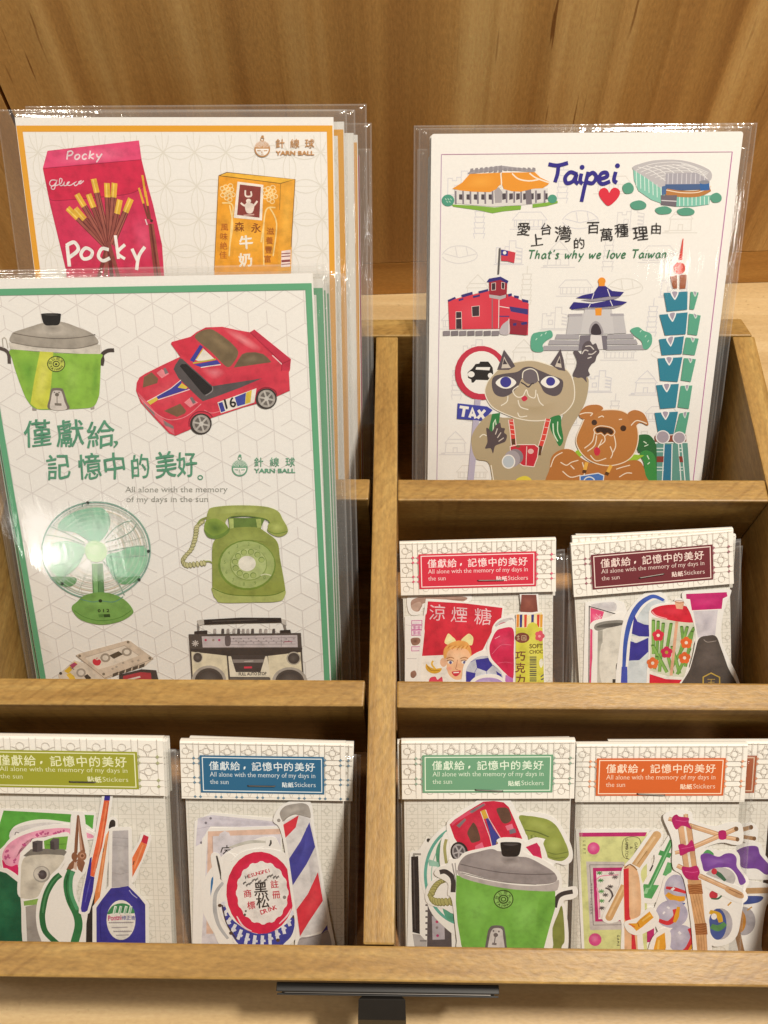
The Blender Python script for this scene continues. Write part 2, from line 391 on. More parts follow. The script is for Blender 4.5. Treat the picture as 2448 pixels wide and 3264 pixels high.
def serifed(body):
    """thin roman lettering: the stems slimmed and closed with small serifs"""
    k = (body, 'serif')
    if k not in _txt:
        V, Fc = glyphs(body, -.009); V, Fc = list(V), list(Fc); cnt = {}
        for f in Fc:
            for i in range(len(f)):
                e = (f[i-1], f[i]); e = e if e[0] < e[1] else (e[1], e[0]); cnt[e] = cnt.get(e, 0)+1
        for (a, b), n in cnt.items():
            if n != 1: continue
            p, q = V[a], V[b]; w = abs(p[0]-q[0])
            if abs(p[1]-q[1]) < .004 and .03 < w < .13:
                x0, x1 = min(p[0], q[0])-.045, max(p[0], q[0])+.045; y = p[1]; y2 = y+.03 if y < .2 else y-.03
                i = len(V); V += [(x0, min(y, y2)), (x1, min(y, y2)), (x1, max(y, y2)), (x0, max(y, y2))]; Fc.append((i, i+1, i+2, i+3))
        _txt[k] = (V, Fc)
    return _txt[k]
class Art:
    """prints: flat ink shapes laid over one another on a sheet, traced in the coordinates of one enlarged crop of the reference"""
    def __init__(s, plane, crop=None, z=0.05, dz=.0006):
        s.p = plane; s.crop = crop; s.z = z; s.dz = dz; s.v = []; s.f = []; s.c = []
    def local(s, x, y):
        if s.crop is None: return x, y
        if callable(s.crop): return s.crop(x, y)
        ox, oy, k = s.crop; return s.p.loc(ox + x/k, oy + y/k, s.z)
    def _face(s, q, cols, z, flip=True):
        if len(q) < 3: return
        if flip:
            A = sum(q[i-1][0]*q[i][1] - q[i][0]*q[i-1][1] for i in range(len(q)))
            if A < 0: q = q[::-1]; cols = cols[::-1]
        b = len(s.v); s.v += [(x, y, z) for x, y in q]; s.f.append(list(range(b, b+len(q)))); s.c += cols
    def P(s, pts, c, smooth=False, n=5):
        q = pts_of(pts)
        if smooth: q = spline(q, True, n)
        q = [s.local(*t) for t in q]; s.z += s.dz; c = lin(c); s._face(q, [c]*len(q), s.z)
    def B(s, pts, c, n=5): s.P(pts, c, True, n)
    def E(s, x, y, rx, ry, c, rot=0, n=26): s.P(ring_pts(x, y, rx, ry, rot, n), c)
    def G(s, pts, ci, ce, smooth=True, at=None):
        """graded wash: colour ci at its middle running out to ce at the rim"""
        q = pts_of(pts)
        if smooth: q = spline(q, True, 4)
        if at is None: at = (sum(t[0] for t in q)/len(q), sum(t[1] for t in q)/len(q))
        m = s.local(*at); q = [s.local(*t) for t in q]; s.z += s.dz; ci, ce = lin(ci), lin(ce)
        for i in range(len(q)): s._face([m, q[i-1], q[i]], [ci, ce, ce], s.z)
    def GE(s, x, y, rx, ry, ci, ce, rot=0): s.G(ring_pts(x, y, rx, ry, rot, 22), ci, ce, False)
    def Q(s, a, b, c, d, ca, cb):
        """four-sided wash from edge ab (ca) to edge dc (cb)"""
        q = [s.local(*t) for t in (a, b, c, d)]; s.z += s.dz; ca, cb = lin(ca), lin(cb); s._face(q, [ca, ca, cb, cb], s.z)
    def L(s, pts, w, c, closed=False, smooth=False, n=5, taper=0, local=False):
        q = pts_of(pts)
        if smooth and len(q) > 2: q = spline(q, closed, n)
        if local: q2 = q; ww = w
        else:
            q2 = [s.local(*t) for t in q]
            x0, y0 = q[0]; e = s.local(x0+10, y0); g = s.local(x0, y0)
            ww = w*math.hypot(e[0]-g[0], e[1]-g[1])/10
        c = lin(c); s.z += s.dz; N = len(q2); L_, R_ = [], []
        for i in range(N):
            a = q2[i-1] if (i or closed) else q2[i]; b = q2[(i+1) % N] if (i < N-1 or closed) else q2[i]
            d1 = Vector((q2[i][0]-a[0], q2[i][1]-a[1])); d2 = Vector((b[0]-q2[i][0], b[1]-q2[i][1]))
            if d1.length < 1e-9: d1 = d2
            if d2.length < 1e-9: d2 = d1
            if d1.length < 1e-9: return
            d1 = d1.normalized(); d2 = d2.normalized(); t = d1+d2
            t = t.normalized() if t.length > .2 else d1
            nrm = Vector((-t.y, t.x)); k = min(1/max(nrm.dot(Vector((-d1.y, d1.x))), .5), 1.6)
            h = ww/2*k*(1 - taper*abs(2*i/(N-1)-1) if taper else 1)
            L_.append((q2[i][0]+nrm.x*h, q2[i][1]+nrm.y*h)); R_.append((q2[i][0]-nrm.x*h, q2[i][1]-nrm.y*h))
        b = len(s.v); st = s.dz/max(N, 1)
        for i in range(N):
            s.v += [(L_[i][0], L_[i][1], s.z+st*i), (R_[i][0], R_[i][1], s.z+st*i)]
        for i in range(N if closed else N-1):
            j = (i+1) % N; s.f.append([b+2*i+1, b+2*j+1, b+2*j, b+2*i]); s.c += [c]*4
        s.z += s.dz
    def S(s, pts, w, c, n=5, taper=0): s.L(pts, w, c, False, True, n, taper)
    def O(s, pts, w, c, smooth=True): s.L(pts, w, c, True, smooth)
    def R(s, x, y, rx, ry, w, c, rot=0, n=30, a0=0, a1=360):
        s.L(ring_pts(x, y, rx, ry, rot, n, a0, a1), w, c, a1-a0 >= 360)
    def TC(s, ch, x, y, size, c, rot=0, bold=.0, kai=0, sx=1, w=1):
        """one character centred on (x, y)"""
        V, Fc = glyphs(ch)
        if not V: return
        if bold and sx == 1:          # heavier strokes: the character struck again a hair to each side
            for du, dv in ((-.5, -.35), (.5, -.35), (0, .5)): s.TC(ch, x+du*bold*1.6*size, y+dv*bold*1.6*size, size, c, rot, 0, kai, 1.0001, w)
            return
        xs = [t[0] for t in V]; ys = [t[1] for t in V]; mx, my = (min(xs)+max(xs))/2, (min(ys)+max(ys))/2
        cr, sr = math.cos(math.radians(rot)), math.sin(math.radians(rot)); q = []
        for a, b in V:
            a, b = (a-mx)*sx*w, b-my
            if kai: b += kai*a + .02*math.sin(9*a+4*b); a += .018*math.sin(8*b+2) - .03*b
            a, b = a*size, -b*size
            q.append(s.local(x + a*cr - b*sr, y + a*sr + b*cr))
        s._mesh(q, Fc, c)
    def _mesh(s, q, Fc, c):
        s.z += s.dz; b = len(s.v); s.v += [(u, v, s.z) for u, v in q]; c = lin(c)
        for f in Fc:
            f = [b+i for i in f]
            A = sum(s.v[f[i-1]][0]*s.v[f[i]][1] - s.v[f[i]][0]*s.v[f[i-1]][1] for i in range(len(f)))
            if A < 0: f = f[::-1]
            s.f.append(f); s.c += [c]*len(f)
    def T(s, body, x0, y0, x1, y1, cap, c, bold=0.0, slant=0, serif=False):
        """a line of lettering from (x0, y0) to (x1, y1) on its baseline; cap = capital height"""
        V, Fc = serifed(body) if serif else glyphs(body, max(bold, 0)); HV, _ = glyphs('H', 0.0)
        ch = max(t[1] for t in HV); w0 = min(t[0] for t in V); w1 = max(t[0] for t in V); D = math.hypot(x1-x0, y1-y0)
        ex, ey = (x1-x0)/D, (y1-y0)/D; q = []
        for a, b in V:
            a = (a-w0)/(w1-w0)*D + slant*b/ch*cap; b = b/ch*cap
            q.append(s.local(x0 + a*ex + b*ey, y0 + a*ey - b*ex))
        s._mesh(q, Fc, c)
    def H(s, body, x0, y0, x1, y1, h, w, c, slant=.0, gap=.14):
        """hand lettering in single strokes"""
        tot = sum(_H[ch][0]+gap for ch in body)-gap; D = math.hypot(x1-x0, y1-y0); ex, ey = (x1-x0)/D, (y1-y0)/D; k = D/tot; cur = 0
        for ch in body:
            wd, st = _H[ch]
            for t in st:
                q = []
                for a, b in pts_of(t):
                    a = (cur+a)*k + slant*b*h; b = b*h; q.append((x0 + a*ex + b*ey, y0 + a*ey - b*ex))
                s.S(q, w, c)
            cur += wd+gap
    def build(s, name, parent, mat=None):
        me = bpy.data.meshes.new(name)
        me.from_pydata([(x*MM, y*MM, z*MM) for x, y, z in s.v], [], s.f)
        at = me.color_attributes.new('Col', 'FLOAT_COLOR', 'CORNER')
        at.data.foreach_set('color', [t for c in s.c for t in (c[0], c[1], c[2], 1.0)])
        return link(name, me, M['ink'] if mat is None else mat, parent)

def slab(name, pts, z0, z1, mat, parent):
    """a flat sheet with real thickness from a local outline (mm)"""
    A = sum(pts[i-1][0]*pts[i][1] - pts[i][0]*pts[i-1][1] for i in range(len(pts)))
    if A < 0: pts = pts[::-1]
    n = len(pts)
    v = [(x*MM, y*MM, z0*MM) for x, y in pts] + [(x*MM, y*MM, z1*MM) for x, y in pts]
    f = [list(range(n))[::-1], list(range(n, 2*n))] + [[i, (i+1) % n, n+(i+1) % n, n+i] for i in range(n)]
    me = bpy.data.meshes.new(name); me.from_pydata(v, [], f); return link(name, me, mat, parent)
def rrect(x0, x1, y0, y1, r=0.0):
    if not r: return [(x0, y0), (x1, y0), (x1, y1), (x0, y1)]
    o = []
    for cx, cy, a in ((x1-r, y0+r, -90), (x1-r, y1-r, 0), (x0+r, y1-r, 90), (x0+r, y0+r, 180)):
        for k in range(4):
            t = math.radians(a+30*k); o.append((cx+r*math.cos(t), cy+r*math.sin(t)))
    return o
def vnoise(seed):
    rr = random.Random(seed); W = [(rr.uniform(.03, .16), rr.uniform(0, 6.3), rr.uniform(0, 6.3), rr.uniform(.3, 1)) for _ in range(7)]
    W = [(k*math.cos(a), k*math.sin(a), ph, am) for k, a, ph, am in W]
    return lambda x, y: sum(am*math.sin(kx*x+ky*y+ph) for kx, ky, ph, am in W)/7
def sleeve(parent, x0, x1, y0, y1, zf, zb=-.5, seed=1, wav=.5, inner=None, edge=7.0):
    """a clear bag: front sheet puffed over what it holds, back sheet, joined along its edges; 'edge' marks the loose margins"""
    nz = vnoise(seed); v = []; f = []; E = []; CR = []
    def cuts(a, c, n): return [a, a+.45, a+.9] + [a+1.8+(c-a-3.6)*k/n for k in range(n+1)] + [c-.9, c-.45, c]
    xs, ys = cuts(x0, x1, 26), cuts(y0, y1, 36); nx, ny = len(xs)-1, len(ys)-1
    ix0, ix1, iy0, iy1 = inner if inner else (x0+3, x1-3, y0+3, y1-3)
    for y in ys:
        for x in xs:
            dx = min(x-x0, x1-x); d = min(dx, y-y0, y1-y); t = min(1, d/2.6); t = t*t*(3-2*t)
            out = max(ix0-x, x-ix1, iy0-y, y-iy1); e = min(1, max(0, (out+2.5)/3.5))
            z = (zf + wav*nz(x, y)*(.5+e))*t + zb*.2*(1-t)
            z = max(z, zf*.9) if out < 0 else z
            v.append((x*MM, y*MM, z*MM)); E.append(6.0 if d < .5 else e); CR.append(max(min(1, max(0, (max(ix0-x, x-ix1)+2.5)/3.5)), e*.14))      # rim whitened by extra haze, painting in a bright edge glint
    for j in range(ny):
        for i in range(nx):
            a = j*(nx+1)+i; f.append((a, a+1, a+nx+2, a+nx+1))
    b = len(v); z = zb*MM
    v += [(x0*MM, y0*MM, z), (x1*MM, y0*MM, z), (x1*MM, y1*MM, z), (x0*MM, y1*MM, z)]; E += [1]*4; CR += [0]*4
    f.append((b+3, b+2, b+1, b))
    me = bpy.data.meshes.new('sleeve'); me.from_pydata(v, [], f)
    at = me.attributes.new('edge', 'FLOAT', 'POINT'); at.data.foreach_set('value', E)
    at = me.attributes.new('crease', 'FLOAT', 'POINT'); at.data.foreach_set('value', CR)
    me.polygons.foreach_set('use_smooth', [True]*len(f))
    return link('sleeve', me, M['film'], parent)

# printed grounds -----------------------------------------------------------------
def clip_seg(p, q, r):
    x0, x1, y0, y1 = r; t0, t1 = 0.0, 1.0; dx, dy = q[0]-p[0], q[1]-p[1]
    for a, b in ((-dx, p[0]-x0), (dx, x1-p[0]), (-dy, p[1]-y0), (dy, y1-p[1])):
        if abs(a) < 1e-12:
            if b < 0: return None
        else:
            t = b/a
            if a < 0: t0 = max(t0, t)
            else: t1 = min(t1, t)
    return None if t0 >= t1 else ((p[0]+t0*dx, p[1]+t0*dy), (p[0]+t1*dx, p[1]+t1*dy))
def seg(A, p, q, w, c, r):
    s = clip_seg(p, q, r)
    if s and math.dist(*s) > .05: A.L(s, w, c, local=True)
def petals(A, r, sp, w, c):
    R = sp/math.sqrt(2); x0, x1, y0, y1 = r; nx = int((x1-x0)/sp)+3; ny = int((y1-y0)/sp)+3
    for i in range(nx):
        x = x0 + (i-.6)*sp; seg(A, (x, y0), (x, y1), w*.8, c, r)
    for j in range(ny):
        y = y1 - (j-.4)*sp; seg(A, (x0, y), (x1, y), w*.8, c, r)
    for i in range(nx):
        for j in range(ny):
            q = ring_pts(x0+(i-.1)*sp, y1-(j+.1)*sp, R, R, 0, 24)
            run = []
            for k in range(25):
                p = q[k % 24]; ok = x0 <= p[0] <= x1 and y0 <= p[1] <= y1
                if ok: run.append(p)
                if (not ok or k == 24) and len(run) > 1: A.L(run, w, c, local=True)
                if not ok: run = []
def cubes(A, r, hw, w, c, seed=3):
    rr = random.Random(seed); e = hw/math.cos(math.radians(30)); x0, x1, y0, y1 = r
    for j in range(-1, int((y1-y0)/(1.5*e))+2):
        for i in range(-1, int((x1-x0)/(2*hw))+2):
            cx = x0 + 2*hw*i + (hw if j % 2 else 0); cy = y1 - 1.5*e*j
            for a in (90, 210, 330):
                t = math.radians(a); k = rr.choice((1, 1, 1, .6))
                seg(A, (cx, cy), (cx+e*math.cos(t)*k, cy+e*math.sin(t)*k), w, c, r)
            for a in (90, 150, 210):
                t, t2 = math.radians(a), math.radians(a+60)
                seg(A, (cx+e*math.cos(t), cy+e*math.sin(t)), (cx+e*math.cos(t2), cy+e*math.sin(t2)), w, c, r)
def lattice(A, r, p, w, c, dot=None, ox=0.0, oy=0.0):
    """window-lattice ground: squares with a four-pointed star round a small ring, set between narrow bars"""
    x0, x1, y0, y1 = r; g = p*.13; h = p/2-g; nx = int((x1-x0)/p)+2; ny = int((y1-y0)/p)+2
    for i in range(nx):
        cx = x0 + ox + i*p
        for sgn in (-1, 1): seg(A, (cx+sgn*(p/2-g), y0), (cx+sgn*(p/2-g), y1), w, c, r)
    for j in range(ny):
        cy = y1 - oy - j*p
        for sgn in (-1, 1): seg(A, (x0, cy+sgn*(p/2-g)), (x1, cy+sgn*(p/2-g)), w, c, r)
    def inside(q): return all(x0 <= a <= x1 and y0 <= b <= y1 for a, b in q)
    for i in range(nx):
        for j in range(ny):
            cx, cy = x0+ox+i*p, y1-oy-j*p
            q = ring_pts(cx, cy, p*.16, p*.16, 0, 12)
            if inside(q): A.L(q, w, c, True, local=True)
            for k in range(4):
                a = 45+90*k; bx, by = cx+h*math.cos(math.radians(a))*1.4142, cy+h*math.sin(math.radians(a))*1.4142
                q = ring_pts(bx, by, h*.93, h*.93, 0, 7, a+135, a+225)
                if inside(q): A.L(q, w, c, local=True)
            if dot:
                for sx in (-1, 1):
                    for sy in (-1, 1):
                        dx, dy = cx+sx*(p/2-g), cy+sy*(p/2-g); d = g*.62
                        q = [(dx-d, dy), (dx, dy-d), (dx+d, dy), (dx, dy+d)]
                        if inside(q):
                            crop = A.crop; A.crop = None; A.P(q, dot); A.crop = crop
def yarn_logo(A, x, y, k, c, paper_c, tx0, tx1, ty, by):
    """ball-of-yarn face with a bobble, and its lettering"""
    A.E(x, y, 34*k, 34*k, c); A.E(x, y, 28*k, 28*k, paper_c)
    A.P(ring_pts(x, y-2*k, 34*k, 34*k, 0, 18, 180, 360), c)
    for q in range(5): A.R(x, y-4*k, (30-6*q)*k, (30-4*q)*k, 1.6*k, paper_c, 0, 14, 190, 350)
    A.R(x, y-44*k, 7*k, 9*k, 3*k, c, 0, 12); A.E(x+1*k, y-54*k, 6*k, 6*k, c)
    for sx in (-1, 1): A.L([(x+sx*22*k, y+6*k), (x+sx*6*k, y+7*k)], 4*k, c)
    A.L([(x, y+5*k), (x-3*k, y+16*k), (x+4*k, y+17*k)], 2.5*k, c); A.L([(x-5*k, y+24*k), (x+6*k, y+24*k)], 2.5*k, c)
    s = (tx1-tx0)/3
    for i, ch in enumerate('針線球'): A.TC(ch, tx0+s*.36+i*s*1.14, ty, 42*k, c, 0, .012)
    A.T('YARN BALL', tx0, by, tx1, by, 17*k, c, .035)
# ------------------------------------------------------------------ big sheets in clear sleeves
PAPER = 'f1eeea'
def big_sheet(name, plane, label, group, sl, seed, th=.35, corner=0.0, wav=.45):
    root = plane.root(name); tag(root, label, 'sticker sheet', group)
    W, L = plane.W, plane.L
    sheet = slab('sheet', rrect(-W/2, W/2, 0, L, corner), 0, th, M['paper'], root)
    l, r, b, t = sl
    sleeve(root, -W/2-l, W/2+r, -b, L+t, th+.75, -.35, seed, wav, (-W/2, W/2, 0, L))
    return root, sheet
def border(A, W, L, c, il, ir, it, ib, w):
    x0, x1, y0, y1 = -W/2+il, W/2-ir, ib, L-it
    cr = A.crop; A.crop = None
    for q in ([(x0, y1), (x1, y1), (x1, y1-w), (x0, y1-w)], [(x0, y0), (x1, y0), (x1, y0+w), (x0, y0+w)],
              [(x0, y0+w), (x0+w, y0+w), (x0+w, y1-w), (x0, y1-w)], [(x1-w, y0+w), (x1, y0+w), (x1, y1-w), (x1-w, y1-w)]): A.P(q, c)
    A.crop = cr
Z1 = (0, 300, 1.3554); Z2 = (0, 860, 2.765); Z3 = (400, 950, 2.07375); Z4 = (0, 1560, 2.37); Z5 = (550, 1560, 2.37)
Z6 = (1300, 380, 1.4451); Z7 = (1350, 850, 1.58)
ORANGE, GREEN = 'e5a32c', '62a880'

# --- sheets with the orange border
op = Plane(42, 278, (48, 374), (1063, 373.5), 213)
root, sheet = big_sheet('sleeved_sheet', op, 'front orange bordered sheet with the red stick biscuit box and yellow caramel box', 'sheets with orange borders', (8, 6, 1.5, 3.2), 11)
def orange_ground(A, W, L):
    petals(A, (-W/2+2.8, W/2-3.2, 4, L-6), 14.3, .36, 'e1ddd4'); border(A, W, L, ORANGE, .2, .5, 3.4, 3, 2.6)
A = Art(op, None, .36, .00012); orange_ground(A, op.W, op.L)
A.build('ground_print', sheet, M['flat'])
A = Art(op, Z1, .56)
# stick biscuit box
A.P('185,320 205,245 600,200 612,285 640,400 662,480 700,650 712,830 292,830 285,760 215,470', 'cf2f58')
A.P('185,320 205,247 600,200 611,282', 'e14a78'); A.G('230,300 300,245 520,225 560,270 400,300', 'ee7296', 'e14a78')
A.P('188,322 610,282 632,392 600,415 560,430 420,445 240,461 214,447', 'd0264c'); A.L('188,321 611,283', 3, 'a51b40')
A.S('214,447 240,460 420,446 560,430 630,393', 3, 'a01b3e')
A.G('300,480 450,470 560,500 600,640 400,740 300,640', 'd93f66', 'cf2f58'); A.G('560,540 640,520 670,640 650,720 590,700', 'df5277', 'cf2f58')
for sx, sy, ex, ey in ((600, 405, 640, 540), (615, 350, 645, 540), (628, 420, 650, 545)):
    A.L([(sx, sy), (sx+(ex-sx)*.5, sy+(ey-sy)*.5)], 9, 'e2ad3a'); A.L([(sx+(ex-sx)*.5, sy+(ey-sy)*.5), (ex, ey)], 8, '7d3a30')
for k in range(3): A.L([(645+k*7, 560), (672+k*11, 800)], 9, ('8a4438', '6b2c26', '9a5546')[k])
A.L('628,540 636,565', 5, 'f0dde0'); A.L('650,545 660,550', 12, '4b2a24')
sticks = ((292, 492, 455, 655), (325, 494, 460, 650), (332, 432, 462, 650), (382, 432, 465, 645), (404, 366, 470, 640), (462, 384, 474, 640), (495, 384, 476, 640), (518, 456, 480, 645), (566, 452, 484, 650))
for i, (a, b, c_, d_) in enumerate(sticks):
    f = 62/math.hypot(c_-a, d_-b); mx, my = a+(c_-a)*f, b+(d_-b)*f
    A.L([(mx, my), (c_, d_)], 26, '6e2c2c'); A.L([(mx, my), (c_, d_)], 20, ('a45c50', '965046')[i % 2]); A.L([(mx+4, my), (c_+2, d_)], 3, '5c2224')
    A.L([(a, b), (mx, my)], 25, 'e3b23c'); A.L([(a-3, b+2), (mx-3, my)], 6, 'f2cf6a')
for k, (a, b) in enumerate(((425, 800), (455, 810), (485, 810), (515, 800))): A.L([(468, 640), (a, b)], 17, ('7a3832', '97534a', '6a2a28', '8d4a42')[k])
A.H('Pocky', 285, 283, 438, 279, 36, 6, 'f3dbe2', .15, .2)
A.S('242,372 222,372 214,388 226,398 242,382 246,372 240,392 234,410 222,408 226,396 246,394 264,384 268,368 258,366 258,392 270,394 278,380 276,394 286,394 300,380 292,382 290,392 304,394 320,384 330,378 320,386 326,396 342,384 352,374 340,380 346,388 362,374', 4, 'e8cdd6')
for t in ('290,655 300,745', '286,655 320,640 338,672 300,705'): A.S(t, 15, 'f2efec')
A.O('370,665 350,690 362,712 390,705 398,680', 14, 'f2efec'); A.S('470,672 440,668 425,700 445,720 475,708', 14, 'f2efec')
for t in ('498,610 512,712', '540,650 508,685 540,712'): A.S(t, 13, 'f2efec')
for t in ('570,668 594,720', '626,660 600,700 590,760'): A.S(t, 14, 'f2efec')
# caramel box
A.P('945,352 1212,386 1210,505 1196,830 925,830 930,640 940,500', 'eaa02a')
A.P('1212,386 1275,368 1272,430 1262,600 1256,830 1196,830 1210,505', 'e8a638'); A.P('945,352 980,338 1275,368 1212,386', 'f0b83e')
A.G('960,470 1100,560 1190,600 1180,720 1000,720 950,600', 'f2b33e', 'eaa02a'); A.G('1225,420 1262,420 1250,640 1215,640', 'f0b548', 'e8a638')
A.L('945,352 980,338 1275,368 1212,386 945,352', 3, '7a5a22'); A.L('1275,368 1258,660', 3, '8a6526'); A.L('945,352 938,500 926,760', 3, 'a87a2c'); A.L('1212,386 1208,500', 3, 'a87a2c')
for cx, cy in ((985, 425), (1168, 432)):
    for k in range(13): A.R(cx+math.cos(k*2.4)*8*math.sqrt(k), cy+math.sin(k*2.4)*10*math.sqrt(k), 10, 9, 4, 'f6d79a', 0, 10)
for t in ('960,470 1005,480 1000,560 990,700', '992,480 1005,560 995,640', '1190,490 1150,500 1138,600 1140,740', '1165,490 1195,560 1180,700', '1140,560 1128,640'): A.S(t, 6, 'f4d590')
A.P('1026,378 1138,392 1132,546 1010,534', 'efe6dc'); A.P('1036,390 1127,401 1121,534 1024,522', '8a3c36')
A.S('1060,415 1062,440 1085,440 1084,420', 7, 'ecdcd2'); A.S('1040,470 1058,482 1072,470 1092,484 1112,462', 8, 'ecdcd2'); A.B('1058,478 1078,470 1098,480 1090,512 1066,512', 'ecdcd2'); A.E(1074, 462, 11, 10, 'f2e4da')
A.L('1052,524 1098,520', 5, 'd2aaa0')
for ch, x, y, s_ in (('森', 1034, 573, 44), ('永', 1106, 578, 44)): A.TC(ch, x, y, s_, '8a4a16', 0, .02)
for i, ch in enumerate('風味絶佳'): A.TC(ch, 970-i*2, 575+i*40, 34, 'b4621c', 0, .015)
for i, ch in enumerate('滋養豐富'): A.TC(ch, 1168-i*4, 592+i*40, 34, 'a85a1c', 0, .015)
A.TC('牛', 1063, 640, 62, 'f2ece0', -4, .04); A.TC('奶', 1060, 716, 62, 'efe6d6', -4, .04)
A.P('1216,678 1256,672 1254,745 1214,748', 'f0dcd8')
for y in (690, 702, 722, 736): A.L([(1216, y), (1254, y-3)], 4 if y != 722 else 10, '8a4448')
yarn_logo(A, 1133, 238, 1.0, 'c2905e', PAPER, 1190, 1358, 213, 263)
A.build('picture_print', sheet)

def back_orange(corner, yo, label, seed, bc=ORANGE, edge=None, sl=(6, 12, 1.5, 6)):
    p = Plane(42, yo, corner, corner, 213, 142.5, 0)
    root, sheet = big_sheet('sleeved_sheet', p, label, 'sheets with orange borders', sl, seed)
    A = Art(p, None, .36, .00012)
    petals(A, (p.W/2-40, p.W/2-2.8, p.L-120, p.L-6), 14.3, .38, 'e2ddd3'); border(A, p.W, p.L, bc, .2, .4, 3.2, 3, 2.6)
    A.crop = lambda x, y: (p.W/2 - 60 + x, p.L - y)
    for i, ch in enumerate('線球'): A.TC(ch, 44+i*6, 13, 4.6, 'a08a72', 0, .012)
    A.T('BALL', 41, 19.8, 51, 19.8, 2, 'a08a72', .03)
    A.build('ground_print', sheet, M['flat']); return root
back_orange((1097, 388), 281, 'second orange bordered sheet, showing a narrow strip right of the front one', 12, sl=(6, 5, 1.5, 5))
back_orange((1127, 424), 284, 'third orange bordered sheet, only its blank white top corner showing', 13, PAPER, sl=(6, 6, 1.5, 12))
back_orange((1140, 430), 287, 'orange bordered sheet whose whole upper right corner shows behind the other three', 14, sl=(6, 6.4, 1.5, 5))
p5 = Plane(42, 290.5, (1146, 496), (1146, 496), 200, 142.5, .0)
root, sheet = big_sheet('sleeved_sheet', p5, 'rearmost sheet of the orange stack, a thin crimson edge showing', 'sheets with orange borders', (6, 5, 1.5, 3), 15)
A = Art(p5, None, .36, .00012); border(A, p5.W, p5.L, 'b03a5c', .2, .1, .1, 1, 2.6); A.build('ground_print', sheet, M['flat'])

# --- sheets with the green border
gp = Plane(42, 190, (-92, 878), (997.5, 884), 209, None, .9)
gp2 = gp
root, sheet = big_sheet('sleeved_sheet', gp, 'front green bordered sheet with rice cooker, red car, fan and telephone', 'sheets with green borders', (6, 5.5, 1.5, 3.6), 21, .35, 0, .55)
A = Art(gp, None, .36, .00012)
cubes(A, (-gp.W/2+2.9, gp.W/2-3.3, 3, gp.L-6.2), 7.7, .34, 'dcd6d3'); border(A, gp.W, gp.L, GREEN, .2, .6, 3.8, 3, 2.6)
A.build('ground_print', sheet, M['flat'])
A = Art(gp, Z2, .56)
# rice cooker
A.S('-6,690 45,708 76,745 82,826', 30, '544944'); A.S('896,842 905,795 902,745 950,712 1006,708', 32, '463c38')
A.L('20,605 28,690', 8, 'b9b2a8'); A.L('55,615 70,690', 8, 'b9b2a8'); A.S('22,606 40,596 56,616', 8, 'c9c2b8')
A.P('285,1200 320,1200 322,1240 284,1238', 'a29a92'); A.P('795,1200 832,1190 832,1226 800,1230', 'a29a92')
A.B('92,705 300,720 600,738 884,738 888,800 886,900 878,1060 866,1130 820,1206 700,1224 500,1230 320,1226 240,1150 190,1040 140,900 108,790', '8cba46')
A.G('150,790 300,760 320,900 280,1060 200,1000', '6aa038', '8cba46'); A.G('600,780 720,800 700,1080 600,1120 560,950', '9cc658', '8cba46'); A.G('820,800 876,800 860,1120 800,1160', '74a83c', '8cba46')
A.P('352,716 470,724 452,1000 420,1226 330,1226 268,1180 300,980', 'ccd04c'); A.G('360,740 450,740 430,1000 380,1180 300,1150 320,980', 'dcdc6a', 'ccd04c')
A.P('76,640 884,660 886,742 700,740 300,716 92,700', 'd5cec4'); A.B('84,625 100,572 130,545 260,505 380,468 540,458 700,512 800,555 848,600 866,645 800,675 640,694 460,692 280,672 140,645', 'a59d93')
A.G('150,548 380,470 540,460 790,555 700,590 500,605 300,590', 'c2bab0', 'a59d93'); A.G('390,480 540,480 560,530 460,560 380,530', '8f8880', 'b8b0a6')
A.S('118,560 300,590 500,606 700,596 840,570', 7, '6e665e'); A.S('100,640 300,676 520,692 700,690 862,648', 8, '857d74')
A.B('364,400 374,386 450,382 528,386 536,404 520,480 460,490 392,482', '1e1c1c'); A.B('385,395 450,392 515,398 450,404', '4a4846')
A.E(495, 830, 80, 72, '3c4a22'); A.E(495, 830, 72, 64, 'c2cc5c')
for i, ch in enumerate('台公司大'): t = math.radians(195+i*45); A.TC(ch, 495+55*math.cos(t), 830+49*math.sin(t), 34, '3a4220', math.degrees(t)+90, .02)
for i, ch in enumerate('TAIWAN'): t = math.radians(150-i*24); A.TC(ch, 495+55*math.cos(t), 830+49*math.sin(t), 28, '3a4220', math.degrees(t)-90, .04)
A.R(495, 830, 27, 24, 8, '39411f'); A.E(495, 832, 11, 10, '39411f')
A.B('428,1226 436,1130 448,1062 470,1042 540,1044 562,1070 590,1160 606,1228', '7a7068'); A.B('448,1228 452,1130 462,1080 480,1064 532,1066 548,1090 568,1160 584,1230', 'd2cac4')
A.E(502, 1100, 18, 16, '6e665e'); A.L('503,1100 503,1180', 7, '6e665e'); A.L('482,1185 542,1188', 22, '7a726a'); A.E(480, 1080, 7, 6, '6e665e'); A.E(520, 1082, 7, 6, '6e665e')
TG = '5a977a'
for ch, x, y in (('僅', 328, 1442), ('獻', 618, 1440), ('給', 888, 1448)): A.TC(ch, x, y, 258, TG, -2, .012, .08)
A.B('1000,1512 1035,1510 1038,1535 1008,1568 1000,1560 1018,1535', TG)
for ch, x, y in (('記', 515, 1735), ('憶', 790, 1732), ('中', 1008, 1728)): A.TC(ch, x, y, 244, TG, -2, .013, .08, w=.9)
A.crop = Z3
for ch, x, y, s_ in (('的', 98, 1112, 172), ('美', 266, 1102, 190), ('好', 405, 1098, 178)): A.TC(ch, x, y, s_, TG, -2, .013, .08, w=.78)
A.R(494, 1186, 15, 13, 7, TG)
A.T('All alone with the memory', -4, 1283, 676, 1281, 36, '9a9b94', serif=True); A.T('of my days in the sun', 6, 1348, 548, 1346, 36, '9a9b94', serif=True)
